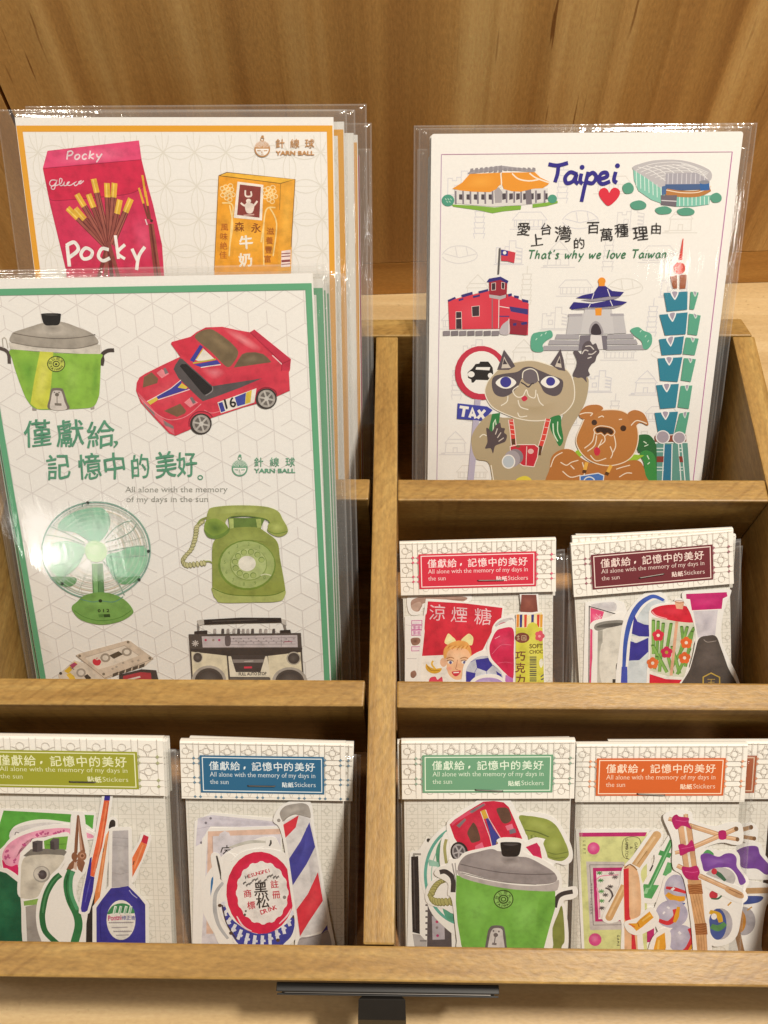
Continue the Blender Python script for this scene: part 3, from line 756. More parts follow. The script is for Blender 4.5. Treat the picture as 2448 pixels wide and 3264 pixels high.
yarn_logo(A, 755, 1126, 1.55, '6aa084', PAPER, 848, 1122, 1084, 1155)
# toy car
RC = 'd23a4e'
A.P('70,612 74,560 92,525 130,500 250,440 362,388 300,302 306,290 430,256 470,225 530,194 640,190 740,212 822,226 852,208 1092,402 1088,470 1080,492 1086,612 1000,650 900,690 780,722 570,792 420,872 330,910 288,894 180,780 100,690', RC)
A.G('110,600 200,560 360,470 420,640 300,740 180,700', 'db5060', RC); A.G('560,560 760,480 1000,480 1060,560 860,600 640,620', 'c02c44', RC); A.G('640,200 760,225 900,330 860,350 760,300', 'e88a92', RC); A.G('500,470 620,460 660,500 580,540', 'e07a86', RC)
A.P('78,620 110,690 290,880 325,905 318,860 250,800 190,745 110,650', 'dd6a78'); A.P('300,302 306,290 430,256 480,226 462,262 470,300 500,330 425,410 395,400', 'd03248')
A.B('460,262 500,218 560,206 600,222 680,280 738,340 742,380 712,430 684,456 650,440 560,350', '76644a'); A.G('500,235 580,225 690,310 720,370 660,360', '8c785a', '76644a')
A.P('715,460 745,410 770,372 800,360 860,358 910,370 940,395 965,424', '6e5c46'); A.G('760,420 830,370 900,390 880,430', '85745c', '6e5c46')
A.P('822,226 852,208 1094,404 1086,480 1030,480 1036,432 930,340', 'c4304a'); A.L('824,228 1040,432 1092,408', 5, 'a52038'); A.L('970,378 1036,440', 7, 'f0c8cc'); A.L('1036,432 1030,482', 5, 'a52038')
A.P('318,470 330,440 360,396 378,404 575,582 870,536 905,530 760,592 600,652 512,682 488,664 350,530', '565052'); A.P('358,450 372,436 402,436 570,588 575,604 545,634 520,640 498,618', '231f20')
A.S('575,584 572,616 530,644', 6, '8a8486')
A.P('425,412 492,308 512,322 452,424', '3a3f98'); A.P('462,408 512,332 592,406 480,416', 'e8e2da'); A.L('468,404 514,336', 6, 'd8c64c'); A.L('446,430 596,404', 9, 'b8b04a'); A.P('450,440 606,410 628,436 560,446 498,456', '3f429c'); A.L('498,459 560,449 630,440', 6, 'e8dcd8')
A.P('205,652 300,600 368,544 372,572 345,592 424,600 300,640 216,668', '3f409a'); A.P('345,592 372,562 410,590 400,602', 'd8c04a'); A.P('145,686 205,654 216,672 164,706', 'd8c24e'); A.L('142,684 205,650 300,597 366,542', 5, 'ecdada'); A.L('216,672 300,645 424,604', 5, 'ecdada')
A.P('114,592 122,522 172,490 216,532 210,562', '7a5c44'); A.P('254,746 362,698 402,746 392,762 342,786', '7a5c44'); A.P('205,495 240,470 290,500 240,530', 'e88a94'); A.P('388,690 424,660 480,690 428,724', 'e88a94'); A.P('250,466 264,460 284,494 262,504', '7c7276'); A.P('424,660 440,652 466,690 446,700', '7c7276')
A.P('114,682 190,758 196,786 122,706', '8a7a7a'); A.P('248,806 316,846 320,866 262,842', '8a7a7a'); A.S('90,655 180,745 270,800 350,800 420,770 500,700', 5, 'e58c96'); A.S('520,740 580,760 700,720', 5, 'e2818c')
A.P('608,690 866,596 852,690 630,762', 'e8e2da'); A.P('614,696 640,686 660,746 632,756', '3c3f98'); A.P('722,656 796,626 790,702 740,716', '3f4aa0'); A.P('798,626 836,608 826,690 790,702', 'd8be46')
A.TC('16', 692, 694, 92, '2a2626', -14, .03)
for cx, cy, r in ((498, 832, 70), (930, 665, 68)):
    A.E(cx, cy, r+3, r, '39322f', -25); A.E(cx+3, cy, r*.84, r*.86, 'a59f9a', -25); A.E(cx+3, cy, r*.62, r*.66, '6a6460', -25)
    for k in range(6): t = math.radians(k*60+12); A.L([(cx+3, cy), (cx+3+r*.8*math.cos(t), cy+r*.8*math.sin(t))], 12, 'b8b3ae')
    A.E(cx+3, cy, 15, 15, 'c8c4c0')
A.S('420,850 425,800 470,755 540,755 575,785', 7, '8f2236'); A.S('862,650 880,612 930,590 985,610 1000,640', 7, '8f2236')
# fan
A.crop = Z4
FG = '8fc4a6'
for r_, c_ in ((.95, 'cfcfc2'), (.87, 'd8c8a8'), (.79, 'd6d4c8'), (.71, 'd8cab0'), (.63, 'd6d6ca'), (.54, 'dccfb8')): A.R(725, 462, 395*r_, 352*r_, 4, c_, 0, 44)
A.B('440,300 470,225 560,170 690,140 780,146 830,215 820,300 770,380 700,410 640,370 560,325', '86bf9e'); A.G('500,240 620,170 680,220 640,320 560,310', '6fae8c', '86bf9e'); A.L('690,150 725,400', 4, '6fae8c')
A.B('370,545 372,450 420,400 520,392 640,440 600,560 520,640 440,660 385,610', 'a8d4b6'); A.G('390,460 480,400 560,450 500,560 420,580', '8cc4a0', 'a8d4b6')
A.B('800,508 900,470 1010,428 1095,436 1116,520 1080,620 990,706 910,712 850,650', '94ccaa'); A.G('900,520 1080,470 1070,600 940,670', 'a8d8b8', '94ccaa'); A.B('850,660 960,664 1060,655 1010,706 920,714', '6ea878'); A.B('380,664 560,664 575,700 540,730 470,730', '6a9a6a')
for t in ('790,380 860,300 950,245 1000,240', '800,400 920,360 1000,310 1030,260', '815,470 960,440 1100,425', '815,505 960,510 1110,500', '640,400 520,340 380,280', '640,420 500,370 340,340', '620,520 520,600 470,720', '780,540 860,640 940,800'): A.S(t, 7, '88aa9a')
for r_ in (.93, .84, .75, .66, .57, .47): A.R(725, 462, 395*r_, 352*r_, 3.5, 'c3d2c2', 0, 44)
for k in range(14): t = math.radians(k*360/14+8); A.L([(725+88*math.cos(t), 462+80*math.sin(t)), (725+390*math.cos(t), 462+350*math.sin(t))], 3.5, 'b4c4b6')
A.R(725, 462, 408, 366, 13, '84a89a', 0, 56); A.R(725, 462, 386, 346, 5, 'a4c0b0', 0, 56)
A.P('692,560 778,560 788,790 702,790', '628f5c'); A.P('700,560 735,560 740,790 712,790', '7fae72'); A.L('748,570 742,790', 5, '44703c')
A.E(726, 470, 84, 80, 'bfdcae'); A.GE(715, 455, 74, 70, 'd4ecc4', 'b4d6a4')
A.B('543,885 580,850 640,800 760,776 880,800 960,850 1006,915 990,950 900,1000 760,1022 620,990 555,930', '76a254'); A.G('600,850 760,800 920,840 960,900 760,900 620,900', '84b060', '76a254'); A.S('560,915 640,965 760,992 900,970 990,915', 6, '55823a')
A.S('610,830 700,850 758,842 860,850 930,810', 6, '5f9084'); A.E(758, 842, 14, 13, '26381e')
A.T('0 1 2', 738, 928, 826, 926, 22, '27361c', .04); A.L('745,955 832,953', 26, '5a8440'); A.L('785,955 832,953', 26, '2f4a22'); A.S('620,130 625,110 655,100', 8, '62877a')
for x, y in ((663, 101), (1122, 467), (1050, 682), (470, 712)): A.E(x, y, 13, 12, '33423a')
# cassettes
A.P('440,1398 560,1290 700,1330 800,1440 620,1520 470,1520', 'dccfc0'); A.P('484,1372 566,1302 586,1318 516,1392', 'e0b83c'); A.P('525,1330 560,1306 586,1320 550,1352', 'b04a6a'); A.L('530,1345 560,1360', 6, '5a4a8a'); A.P('500,1400 530,1385 560,1410 580,1450 540,1450', 'e3bd48'); A.E(612, 1385, 36, 34, 'a59a90'); A.E(612, 1385, 22, 20, 'd9cfc4'); A.P('635,1410 660,1395 690,1425 660,1450', '4a423c'); A.E(458, 1390, 12, 11, '4a423c')
A.P('900,1400 1070,1358 1180,1366 1205,1470 900,1480', '4c4240'); A.P('930,1410 1060,1380 1140,1386 1145,1440 930,1460', 'b04048'); A.L('960,1440 1060,1415', 14, 'd8c8c0')
A.P('574,1252 600,1240 965,1140 985,1146 1160,1276 1090,1335 800,1430 760,1420', 'd6c5b3'); A.P('640,1270 940,1180 1050,1256 850,1330 740,1360', 'e4d8ca'); A.L('574,1254 790,1426 1158,1278', 5, '9a8a7c'); A.L('640,1270 940,1180 1050,1256', 4, 'b4a496')
A.P('825,1254 895,1222 930,1246 860,1280', '5a4e40'); A.E(796, 1272, 38, 34, 'a3978a'); A.E(796, 1272, 22, 20, 'e0d6ca'); A.E(958, 1228, 38, 32, 'a3978a'); A.E(958, 1228, 22, 18, 'e0d6ca')
A.B('700,1290 716,1280 732,1290 750,1284 764,1300 752,1326 726,1330 704,1316', 'd03a48'); A.L('728,1284 736,1270', 5, 'd03a48')
for k in range(5): A.P([(852+k*50, 1392-k*16), (895+k*50, 1376-k*16), (890+k*50, 1400-k*16), (850+k*50, 1416-k*16)], '5a5046')
for x, y in ((602, 1258), (968, 1154), (1132, 1275), (783, 1395)): A.E(x, y, 11, 10, '847868')
for x, y in ((880, 1340), (930, 1310), (1000, 1300), (1045, 1292), (850, 1355)): A.E(x, y, 9, 8, 'b0a294')
# telephone
A.crop = Z5
PG = '8f9a4a'
for i in range(26):
    t = i/25; q = spline(pts_of('225,245 185,280 178,330 165,390 140,455 95,505 78,545 105,572 170,566 240,556'), False, 8); k = min(int(t*(len(q)-1)), len(q)-1)
    A.E(q[k][0], q[k][1], 21 if i < 16 else 14, 14 if i < 16 else 23, '8f8c5c', -15); A.E(q[k][0], q[k][1], 17 if i < 16 else 10, 9 if i < 16 else 19, 'c6c290', -15)
A.S('190,262 215,230 262,212', 15, '8a9450'); A.S('240,545 280,545 306,560', 12, '97a060')
A.P('420,215 700,215 660,310 430,310', '66803a'); A.P('428,222 460,220 462,290 430,300', 'b4c474'); A.P('630,225 668,222 672,290 640,290', 'aaba68')
A.B('306,405 380,345 430,300 520,285 640,288 700,320 790,395 812,520 850,740 846,800 800,846 600,854 372,856 330,830 304,780 300,600', PG)
A.G('330,430 460,310 640,310 760,400 560,380 400,440', 'a0ac5a', PG); A.B('303,740 420,790 600,802 760,796 848,760 846,810 800,846 600,854 372,856 330,830 306,790', 'aab46a'); A.S('303,745 420,792 600,804 760,797 848,762', 7, '647c30')
A.E(562, 572, 218, 190, '738c38'); A.E(565, 568, 205, 178, 'a6b672'); A.GE(600, 560, 170, 150, 'b4c084', 'a0b06a')
for i, dgt in enumerate('1234567890'):
    t = math.radians(-58-i*29); A.TC(dgt, 565+172*math.cos(t), 565+152*math.sin(t), 36, '7c9050', 0, .01)
A.E(575, 566, 140, 124, '8a9c54'); A.E(575, 563, 133, 118, 'b2c080')
for i in range(10):
    t = math.radians(-20-i*30); x, y = 574+104*math.cos(t), 562+92*math.sin(t); A.E(x, y, 23, 22, '6f8440'); A.E(x+1, y+2, 19, 18, 'a4b46c')
A.E(563, 560, 66, 58, 'e6e2d6'); A.S('665,650 700,640 745,650', 8, 'd8dcb8')
A.B('268,165 295,138 400,124 520,120 640,124 730,136 800,168 832,225 866,285 866,330 810,358 750,340 715,305 735,255 700,222 560,200 440,206 400,250 425,300 390,350 320,372 260,345 238,300 250,250', '9ca657')
A.G('300,150 520,125 760,150 780,185 520,180 310,190', 'b0ba6c', '9ca657'); A.G('245,250 330,220 420,290 350,370 260,340', '56722c', '8aa244'); A.B('240,305 300,350 380,330 430,290 420,330 350,372 270,362', '6c8838'); A.G('725,260 800,235 860,290 800,340 735,310', 'b2bc6c', '98a450'); A.S('718,310 780,335 866,318', 6, '6e8836'); A.S('440,208 560,202 700,224 735,255', 7, '5c7630')
# radio
A.L('195,1085 195,1015 232,992', 16, '8a8480'); A.L('860,1085 840,1010 822,985', 16, '8a8480'); A.P('185,988 240,980 240,1018 200,1030', 'c8c2bc'); A.P('820,975 856,985 862,1030 824,1010', 'c8c2bc')
A.P('236,984 520,968 820,970 826,1006 520,1012 240,1022', '322b2a'); A.L('300,996 640,985', 6, '5a5250')
for k, x in enumerate((320, 380, 420, 465, 500, 535, 570, 605, 665, 705, 765)): A.P([(x-11, 1088), (x-9, 1052), (x+9, 1052), (x+11, 1088)], ('b0a8a6', '5a5252', 'a09896')[k % 3])
A.P('165,1072 262,1064 264,1095 165,1095', '3a3230'); A.P('812,1064 890,1060 896,1092 812,1092', '3a3230')
A.P('122,1094 970,1084 985,1320 1000,1540 150,1540', '574e4a'); A.P('220,1110 942,1100 946,1192 228,1194', 'c6bcc0')
for k, (x, c_) in enumerate(((250, 'c04a6a'), (308, '9a8a80'), (353, 'c04a78'))): A.E(x, 1138, 9, 9, c_)
A.B('398,1108 436,1112 436,1176 400,1178', '6a5e60'); A.L('440,1125 930,1118', 3, '8a7e84'); A.L('440,1150 930,1146', 3, '8a7e84'); A.L('440,1172 930,1168', 3, '8a7e84')
for x in range(456, 930, 19): A.L([(x, 1128+(x % 3)*15), (x+9, 1130+(x % 3)*15)], 6, '6a5e64')
A.L('820,1105 822,1188', 3, '8a7e84'); A.L('840,1152 905,1148', 5, 'b0506a')
for k in range(8): t = math.radians(k*45); A.L([(172, 1163), (172+26*math.cos(t), 1163+24*math.sin(t))], 8, 'cfc6c2')
A.P('135,1205 980,1195 978,1228 726,1252 420,1254 140,1224', '463d3a')
A.P('142,1226 408,1256 430,1540 160,1540', 'e6dcc2'); A.P('722,1258 966,1230 990,1540 740,1540', 'e6dcc2'); A.P('420,1260 716,1260 740,1418 434,1416', 'e9e1cf')
A.P('432,1422 738,1422 745,1540 440,1540', '6e6660'); A.P('440,1256 702,1256 664,1380 478,1380', '4e4543'); A.P('452,1284 692,1284 684,1308 458,1310', '8e8683'); A.L('540,1300 610,1296', 8, 'c4bcb8'); A.L('540,1346 600,1344', 16, 'dc4058')
A.T('FULL AUTO STOP', 500, 1406, 710, 1402, 22, '4a4240', .03)
for cx, cy, rx, ry, c_ in ((275, 1450, 132, 120, 'b4aca4'), (885, 1455, 134, 112, 'b4aca4'), (190, 1270, 40, 42, 'c8c0b2'), (915, 1276, 54, 50, 'b8b0a4')): A.E(cx, cy, rx, ry, c_); A.E(cx, cy, rx*.82, ry*.84, '554d49'); A.GE(cx, cy, rx*.7, ry*.7, '6a625e', '4c4441')
A.build('picture_print', sheet)

for k, (cx, yo, lab) in enumerate((((1031, 888), 193, 'second green bordered sheet, a strip of its border showing beside the front one'), ((1040, 896), 196, 'third green bordered sheet, close behind the second in the same pile'), ((1050, 906), 199, 'rearmost green bordered sheet of the pile beside the divider'))):
    p = Plane(42, yo, cx, cx, 206, 143.3, .5)
    root, sheet = big_sheet('sleeved_sheet', p, lab, 'sheets with green borders', (4, 6.5+1.2*k, 1.2, 3), 22+k)
    A = Art(p, None, .36, .00012); border(A, p.W, p.L, GREEN, .2, .4, 3.6, 3, 2.7); A.build('ground_print', sheet, M['flat'])

# --- city sheets
tp = Plane(42, 288, (1375, 427), (2369, 419), 202)
root, sheet = big_sheet('sleeved_sheet', tp, 'front white city sheet with landmarks, a masked cat and a bulldog', 'white city sheets', (8, 6, 1.3, 3.6), 31, .35, 1.2)
A = Art(tp, None, .36, .00012)
rr = random.Random(5)
def motif(A, kind, x, y, k, c):
    w = .42
    def l(q, ww=w): A.L([(x+a*k, y+b*k) for a, b in q], ww, c, local=True)
    if kind == 0:
        l([(-6, -4), (-6, 3), (-4, 3), (-4, 2), (-2, 2), (-2, 3.4), (0, 3.4), (0, 6), (3, 6), (3, 3), (6, 2.4), (6, -4), (-6, -4)]); l([(-3, 0), (-1, 0), (-1, -2), (-3, -2), (-3, 0)]); l([(-7, -4.6), (7, -4.6)]); l([(0, 3.4), (0, -4)])
        for q in range(3): l([(3.2, 1.4-q*1.6), (5.8, 1-q*1.6)], .8)
    elif kind == 1:
        l([(-4, 2), (-2, 4), (0, 6), (2, 4), (4, 2), (-4, 2)]); l([(-5.4, 0), (-3.6, 2), (3.6, 2), (5.4, 0), (-5.4, 0)]); l([(-4.6, 0), (-5, -5), (5, -5), (4.6, 0)]); l([(-1, -5), (-1, -2.4), (1, -2.4), (1, -5)]); l([(-8, -6), (8, -6)]); l([(-7, -5.3), (-5, -5.3)], .8)
    elif kind == 2:
        for q in range(6): l([(-2+.1*q, -8+q*2.4), (-2.6+.1*q, -5.8+q*2.4), (2.6-.1*q, -5.8+q*2.4), (2-.1*q, -8+q*2.4)])
        l([(0, 6.4), (0, 10)])
    elif kind == 3:
        l([(-8, 0), (-5, 3.4), (5, 3.4), (8, 0), (-8, 0)]); l([(-7, 0), (-7, -3), (7, -3), (7, 0)]); l([(-9, -4), (9, -4)])
        for q in range(7): l([(-6+q*2, 0), (-6+q*2, -3)])
    else:
        l(spline([(-8, 0), (-4, 3.4), (3, 3.6), (8, .6), (7, -2.4), (0, -4), (-6, -2.6)], True, 3)); l([(-7, .4), (0, -1.4), (7.6, .2)]); l([(-2, 3.4), (-1, -1.2)]); l([(3, 3.3), (4, -.8)])
ti = 0
for j in range(11):
    for i in range(6):
        x = -tp.W/2 + 14 + i*23.5 + (9 if j % 2 else 0); y = tp.L - 22 - j*15.4
        if x < tp.W/2-13: motif(A, (ti+j) % 5, x, y, 1.02, rr.choice(('dcd9da', 'e0dcd6', 'd9d7dc')))
        ti += 1
A.build('ground_print', sheet, M['flat'])
A = Art(tp, Z6, .52)
A.L([(155, 162), (1495, 150)], 2.2, 'b878a4'); A.crop = None
a_ = tp.loc(1300+155/1.4451, 380+162/1.4451, .52); b_ = tp.loc(1300+1495/1.4451, 380+150/1.4451, .52)
A.L([(a_[0], a_[1]), (a_[0]+.2, 3)], .3, 'b898b8', local=True); A.L([(b_[0], b_[1]), (b_[0]-.2, 3)], .34, 'bc6aa8', local=True); A.crop = Z6
# hall with orange roofs
A.P('200,392 300,398 400,406 460,400 522,398 520,416 440,424 390,433 330,420 210,403', '7fae3c'); A.P('575,392 690,376 690,386 640,400 575,408', '7fae3c')
A.P('215,325 645,318 640,378 575,390 520,396 400,402 300,396 216,386', 'dcd8d6')
for x in range(228, 410, 34): A.P([(x+8, 346), (x+30, 346), (x+30, 372), (x+8, 370)], '4c434a')
for x in range(425, 640, 32): A.P([(x+10, 342), (x+27, 341), (x+27, 368), (x+10, 372)], '4c434a')
for x in range(220, 420, 34): A.L([(x, 330), (x+1, 390)], 8, '857d86')
for x in (420, 455, 490, 522, 560, 590, 630): A.L([(x, 328), (x, 385)], 8, '857d86')
A.P('398,330 418,312 436,336 432,384 402,386', 'a8a2a6'); A.P('540,310 566,298 572,390 545,392', '7c747c'); A.P('540,292 590,286 592,302 542,306', 'a8a2a6')
A.P('205,320 250,292 285,252 428,246 428,300 418,308 408,322 380,336 300,334 240,328', 'e6962c'); A.P('433,246 585,244 610,268 652,288 648,300 620,318 580,320 520,334 480,332 442,322 434,300', 'e6962c'); A.G('260,300 300,260 400,255 400,310 300,320', 'eea63e', 'e6962c')
for t in ('428,248 431,302 418,314', '480,250 510,275 560,284 610,276', '560,248 590,270 650,292'): A.S(t, 6, 'f2e4d2')
A.P('275,250 290,236 425,214 432,214 585,232 584,244 430,232 285,252', 'a29ca2')
for x in range(285, 420, 22): A.P([(x, 246), (x+4, 228-(x-285)*.1), (x+16, 226-(x-285)*.1), (x+18, 242)], '928c92')
for x in range(440, 580, 22): A.P([(x, 236), (x+3, 222), (x+15, 224), (x+17, 238)], '928c92')
A.E(185, 374, 29, 27, '4c9880'); A.E(666, 367, 21, 20, '4c9880')
for k in range(5): A.L([(172+k*6, 365+(k % 2)*12), (178+k*6, 372+(k % 2)*12)], 3, 'bcdccc')
# Taipei
NV = '2b2286'
for t in ('648,207 690,213 738,201', '694,212 690,250 678,290', '775,252 748,244 725,268 732,294 760,286 777,256 772,284 786,298', '800,250 794,284 806,297', '832,242 815,310 800,380', '828,262 852,246 868,266 852,294 824,290', '884,276 918,264 914,246 892,250 878,278 896,298 932,286', '958,242 950,280 964,292'): A.S(t, 17, NV)
A.E(803, 221, 11, 11, NV); A.E(966, 214, 11, 11, NV)
A.B('928,338 938,322 955,315 974,326 976,346 960,372 924,399 895,374 880,346 886,324 905,316 920,324', 'd8283e')
# arena
A.P('1038,226 1100,268 1185,322 1180,392 1120,370 1062,330 1042,280', '86c4b2'); A.P('1235,358 1396,350 1388,392 1320,402 1235,402', '7cc0ae')
A.B('1034,226 1080,202 1150,188 1250,188 1330,206 1395,240 1388,285 1300,282 1200,290 1175,322 1100,272', 'bcb8bc')
for k in range(6): A.S([(1060+k*40, 220-k*3), (1120+k*42, 236-k*2), (1190+k*38, 286-k*2)], 3, 'e6e4e4')
for k in range(6): A.S([(1050+k*22, 236+k*8), (1130+k*20, 205+k*12), (1260+k*14, 200+k*13), (1385-k*4, 246+k*6)], 3, 'dedcdc')
A.P('1188,250 1330,246 1384,280 1384,298 1186,300', 'a8a4ae')
for k in range(9): A.L([(1200+k*21, 250), (1198+k*21, 298)], 3, 'd8d6dc')
for k in range(7): A.L([(1052+k*19, 240+k*12), (1054+k*19, 310+k*10)], 4, 'd2ebe2')
for k in range(8): A.L([(1252+k*19, 356), (1252+k*19, 400-k)], 4, 'd2ebe2')
A.P('1186,300 1384,298 1384,322 1186,330', '46608e'); A.S('1190,334 1260,344 1340,342 1392,318', 28, 'b67a40'); A.S('1190,326 1260,338 1340,336 1398,308', 4, 'ecd9c2')
A.P('1344,290 1388,286 1390,326 1348,330', '2f62a2'); A.E(1366, 290, 24, 9, '8a8a94'); A.P('1170,310 1188,306 1190,345 1170,350', '4a6a98'); A.P('1165,350 1240,350 1236,402 1166,394', '6e6670'); A.L('1168,374 1238,378', 4, 'd8d4d8')
for x, y, a_, b_ in ((1015, 318, 26, 25), (1420, 362, 26, 22), (1062, 396, 37, 21), (1178, 420, 38, 18), (1281, 426, 40, 18)): A.B([(x+a_*math.cos(t*.7)*(1+.06*(t % 2)), y+b_*math.sin(t*.7)*(1+.08*(t % 2))) for t in range(9)], '569a82')
# hand lettering
for ch, x, y, s_, r_ in (('愛', 535, 506, 66, 6), ('上', 594, 556, 62, -4), ('台', 637, 506, 58, -2), ('灣', 716, 528, 82, 0), ('的', 790, 571, 56, 0), ('百', 855, 500, 64, 2), ('萬', 916, 532, 66, 0), ('種', 985, 512, 68, 0), ('理', 1072, 526, 74, -2), ('由', 1145, 504, 56, 4)): A.TC(ch, x, y, s_, '2a2524', r_, .006, .05)
A.H("That's why we love Taiwan", 553, 642, 1190, 638, 38, 5.5, '3c7a54', .16, .16)
# flag and tower top
A.L('424,594 417,714', 8, '5e5a58'); A.P('430,600 462,606 496,614 490,662 460,654 430,652', 'cc3a4a'); A.P('430,600 462,606 460,630 430,627', '31308a'); A.E(446, 615, 8, 8, 'efece8')
A.P('1266,550 1270,550 1264,648 1248,648', 'd84436'); A.E(1250, 686, 28, 27, 'd8503e'); A.P('1208,726 1240,718 1240,780 1222,780', 'a05a38'); A.P('1252,718 1286,716 1278,780 1252,782', 'a05a38')
# fort
A.crop = Z7
FR = 'd63a4c'
A.P('124,172 205,150 330,122 382,150 380,312 130,316', FR); A.P('382,160 422,138 530,186 526,345 382,312', 'd0354a'); A.G('160,190 300,150 320,280 180,300', 'de4858', FR)
A.P('430,262 526,280 518,346 430,338', '962236'); A.B('384,338 392,300 412,280 430,274 432,338', 'bcb4ba'); A.P('432,200 526,214 526,242 440,226', '3a3478')
for t in ('122,168 158,152 164,160 126,178', '176,164 200,158 202,166 178,174', '190,142 246,126 248,140 196,156', '248,148 284,140 284,150 250,158', '276,124 326,112 326,124 280,136', '425,138 444,134 446,146 428,152', '456,144 480,148 480,160 458,158', '496,162 528,170 528,182 498,178', '450,286 468,282 468,296 452,298', '490,282 520,276 522,290 494,294'): A.P(t, '332c72')
A.P('330,76 386,64 422,84 418,158 386,146 332,142', '9c2334'); A.P('318,76 330,60 388,50 428,72 422,86 386,66 332,78', '302a78'); A.P('330,140 386,148 416,140 414,156 386,166 332,156', 'b4acb0')
for t in ('344,84 362,82 362,116 344,118', '394,80 408,82 406,112 394,110', '164,228 190,228 192,314 164,314', '244,202 280,198 280,248 246,250'): A.O(t, 4, 'f0dcd8', False); A.P(t, '3c2a32')
A.L('164,262 191,260', 4, 'f0dcd8'); A.L('380,166 378,310', 4, 'ecd8d8'); A.L('346,160 346,312', 5, '8a7078'); A.L('382,200 432,208', 4, 'ecd8d8'); A.L('382,250 432,250', 5, '3a3478'); A.L('430,262 430,338', 4, 'ecd8d8')
for k in range(7): A.P([(98+k*41, 324), (134+k*41, 322), (134+k*41, 346), (98+k*41, 348)], ('8a8288', '7c747a')[k % 2])
# memorial hall
A.P('735,238 800,236 1006,236 1022,335 718,342', 'c2bfc2'); A.P('812,216 948,214 960,338 790,340', 'cbc8ca'); A.P('730,238 800,236 798,250 728,252', 'ada8ae'); A.P('940,236 1008,236 1010,248 942,250', 'ada8ae')
A.B('838,340 840,296 866,274 892,292 904,340', 'a49ea4'); A.B('846,340 848,304 868,286 886,302 894,340', '3a3038')
A.P('768,158 800,144 858,132 880,98 914,96 950,122 1010,128 990,150 930,150 850,162', '2c237c'); A.P('735,206 756,178 850,186 950,166 1026,178 1002,192 900,204 830,204 748,216', '2c237c'); A.P('850,164 930,152 990,152 960,164 850,176 790,168', '9a94a2'); A.P('748,218 830,208 900,206 1000,196 960,210 830,216', '9a94a2')
for t in ('858,134 848,164', '926,112 940,152', '840,188 830,206', '940,170 952,198'): A.L(t, 4, 'e6e2ea')
A.E(898, 72, 19, 18, 'ea9428'); A.P('882,84 914,84 912,98 884,98', 'ea9428'); A.P('864,210 898,208 896,246 866,246', 'e89628')
for k, (a, b) in enumerate(((670, 1052), (636, 1070), (606, 1104))): A.P([(a, 340+k*29), (784+k*6, 342+k*29), (784+k*6, 364+k*29), (a-8, 364+k*29)], 'a8a4aa'); A.P([(926-k*2, 342+k*28), (b, 338+k*28), (b+10, 362+k*28), (924-k*2, 364+k*28)], 'a8a4aa')
A.P('790,346 842,344 836,420 780,420', '77707a'); A.P('896,346 922,346 926,418 904,416', '77707a'); A.P('842,344 896,346 904,416 836,420', 'ded9da')
A.B('540,405 546,345 575,330 610,326 642,322 650,352 620,372 600,395 602,426 560,428', '5ca88c'); A.B('1042,318 1080,304 1108,322 1146,340 1150,384 1130,414 1106,412 1098,376 1060,345', '5ca88c')
for x, y in ((565, 370), (590, 350), (612, 340), (1090, 330), (1115, 355), (1128, 380)): A.L([(x, y), (x+7, y-10)], 4, 'c4e2d4')
# tower of stacked sections
lf = ('1210,132 1330,125 1328,216 1226,226', '1188,242 1330,230 1320,340 1216,346', '1186,366 1312,350 1300,440 1200,446', '1180,462 1304,456 1280,580 1192,574', '1172,597 1286,590 1270,710 1192,716', '1164,736 1282,730 1260,842 1182,842')
rf = ('1345,126 1386,130 1362,216 1340,214', '1338,236 1396,246 1378,346 1330,340', '1322,356 1386,362 1366,446 1306,440', '1312,460 1372,466 1346,580 1296,572', '1296,600 1354,598 1336,716 1280,708', '1290,738 1340,732 1318,842 1266,836')
for a, b in zip(lf, rf):
    A.P(a, '2a8098'); A.P(b, '58a388'); q = pts_of(a); mx = (q[0][0]*.55+q[1][0]*.45); A.B([(mx-20, q[0][1]-4), (mx+20, q[1][1]+2), (mx+6, q[0][1]+32), (mx-4, q[0][1]+30)], 'eeeeee'); A.B([(mx-12, q[0][1]-4), (mx+14, q[1][1]+3), (mx+4, q[0][1]+24), (mx-2, q[0][1]+22)], 'a49aac')
    q = pts_of(b); mx = (q[0][0]+q[1][0])/2; A.B([(mx-9, q[0][1]), (mx+12, q[1][1]), (mx+2, q[0][1]+26)], 'c8d8d0'); A.B([(mx-4, q[0][1]), (mx+7, q[1][1]), (mx+2, q[0][1]+18)], 'a49aac')
A.P('1164,852 1322,846 1324,880 1166,880', '8e4a38'); A.P('1172,890 1330,888 1345,1130 1160,1130', '62988e'); A.P('1214,895 1250,895 1244,1130 1202,1130', '2f7898')
for x0, x1 in ((1212, 1200), (1252, 1247), (1284, 1300), (1300, 1322)): A.L([(x0, 892), (x1, 1130)], 5, 'e6ecea')
A.P('1168,955 1210,955 1208,985 1166,985', '8a3e34'); A.P('1286,955 1304,955 1308,985 1290,985', '8a3e34')
for y in (915, 932, 1010, 1025): A.L([(1168, y), (1210, y)], 5, 'd8e4e0'); A.L([(1288, y), (1306, y)], 5, 'd8e4e0')
A.E(1205, 858, 36, 34, 'ece8ea'); A.E(1205, 858, 30, 29, 'a89eaa'); A.E(1288, 862, 34, 32, 'ece8ea'); A.E(1288, 862, 28, 27, 'a89eaa')
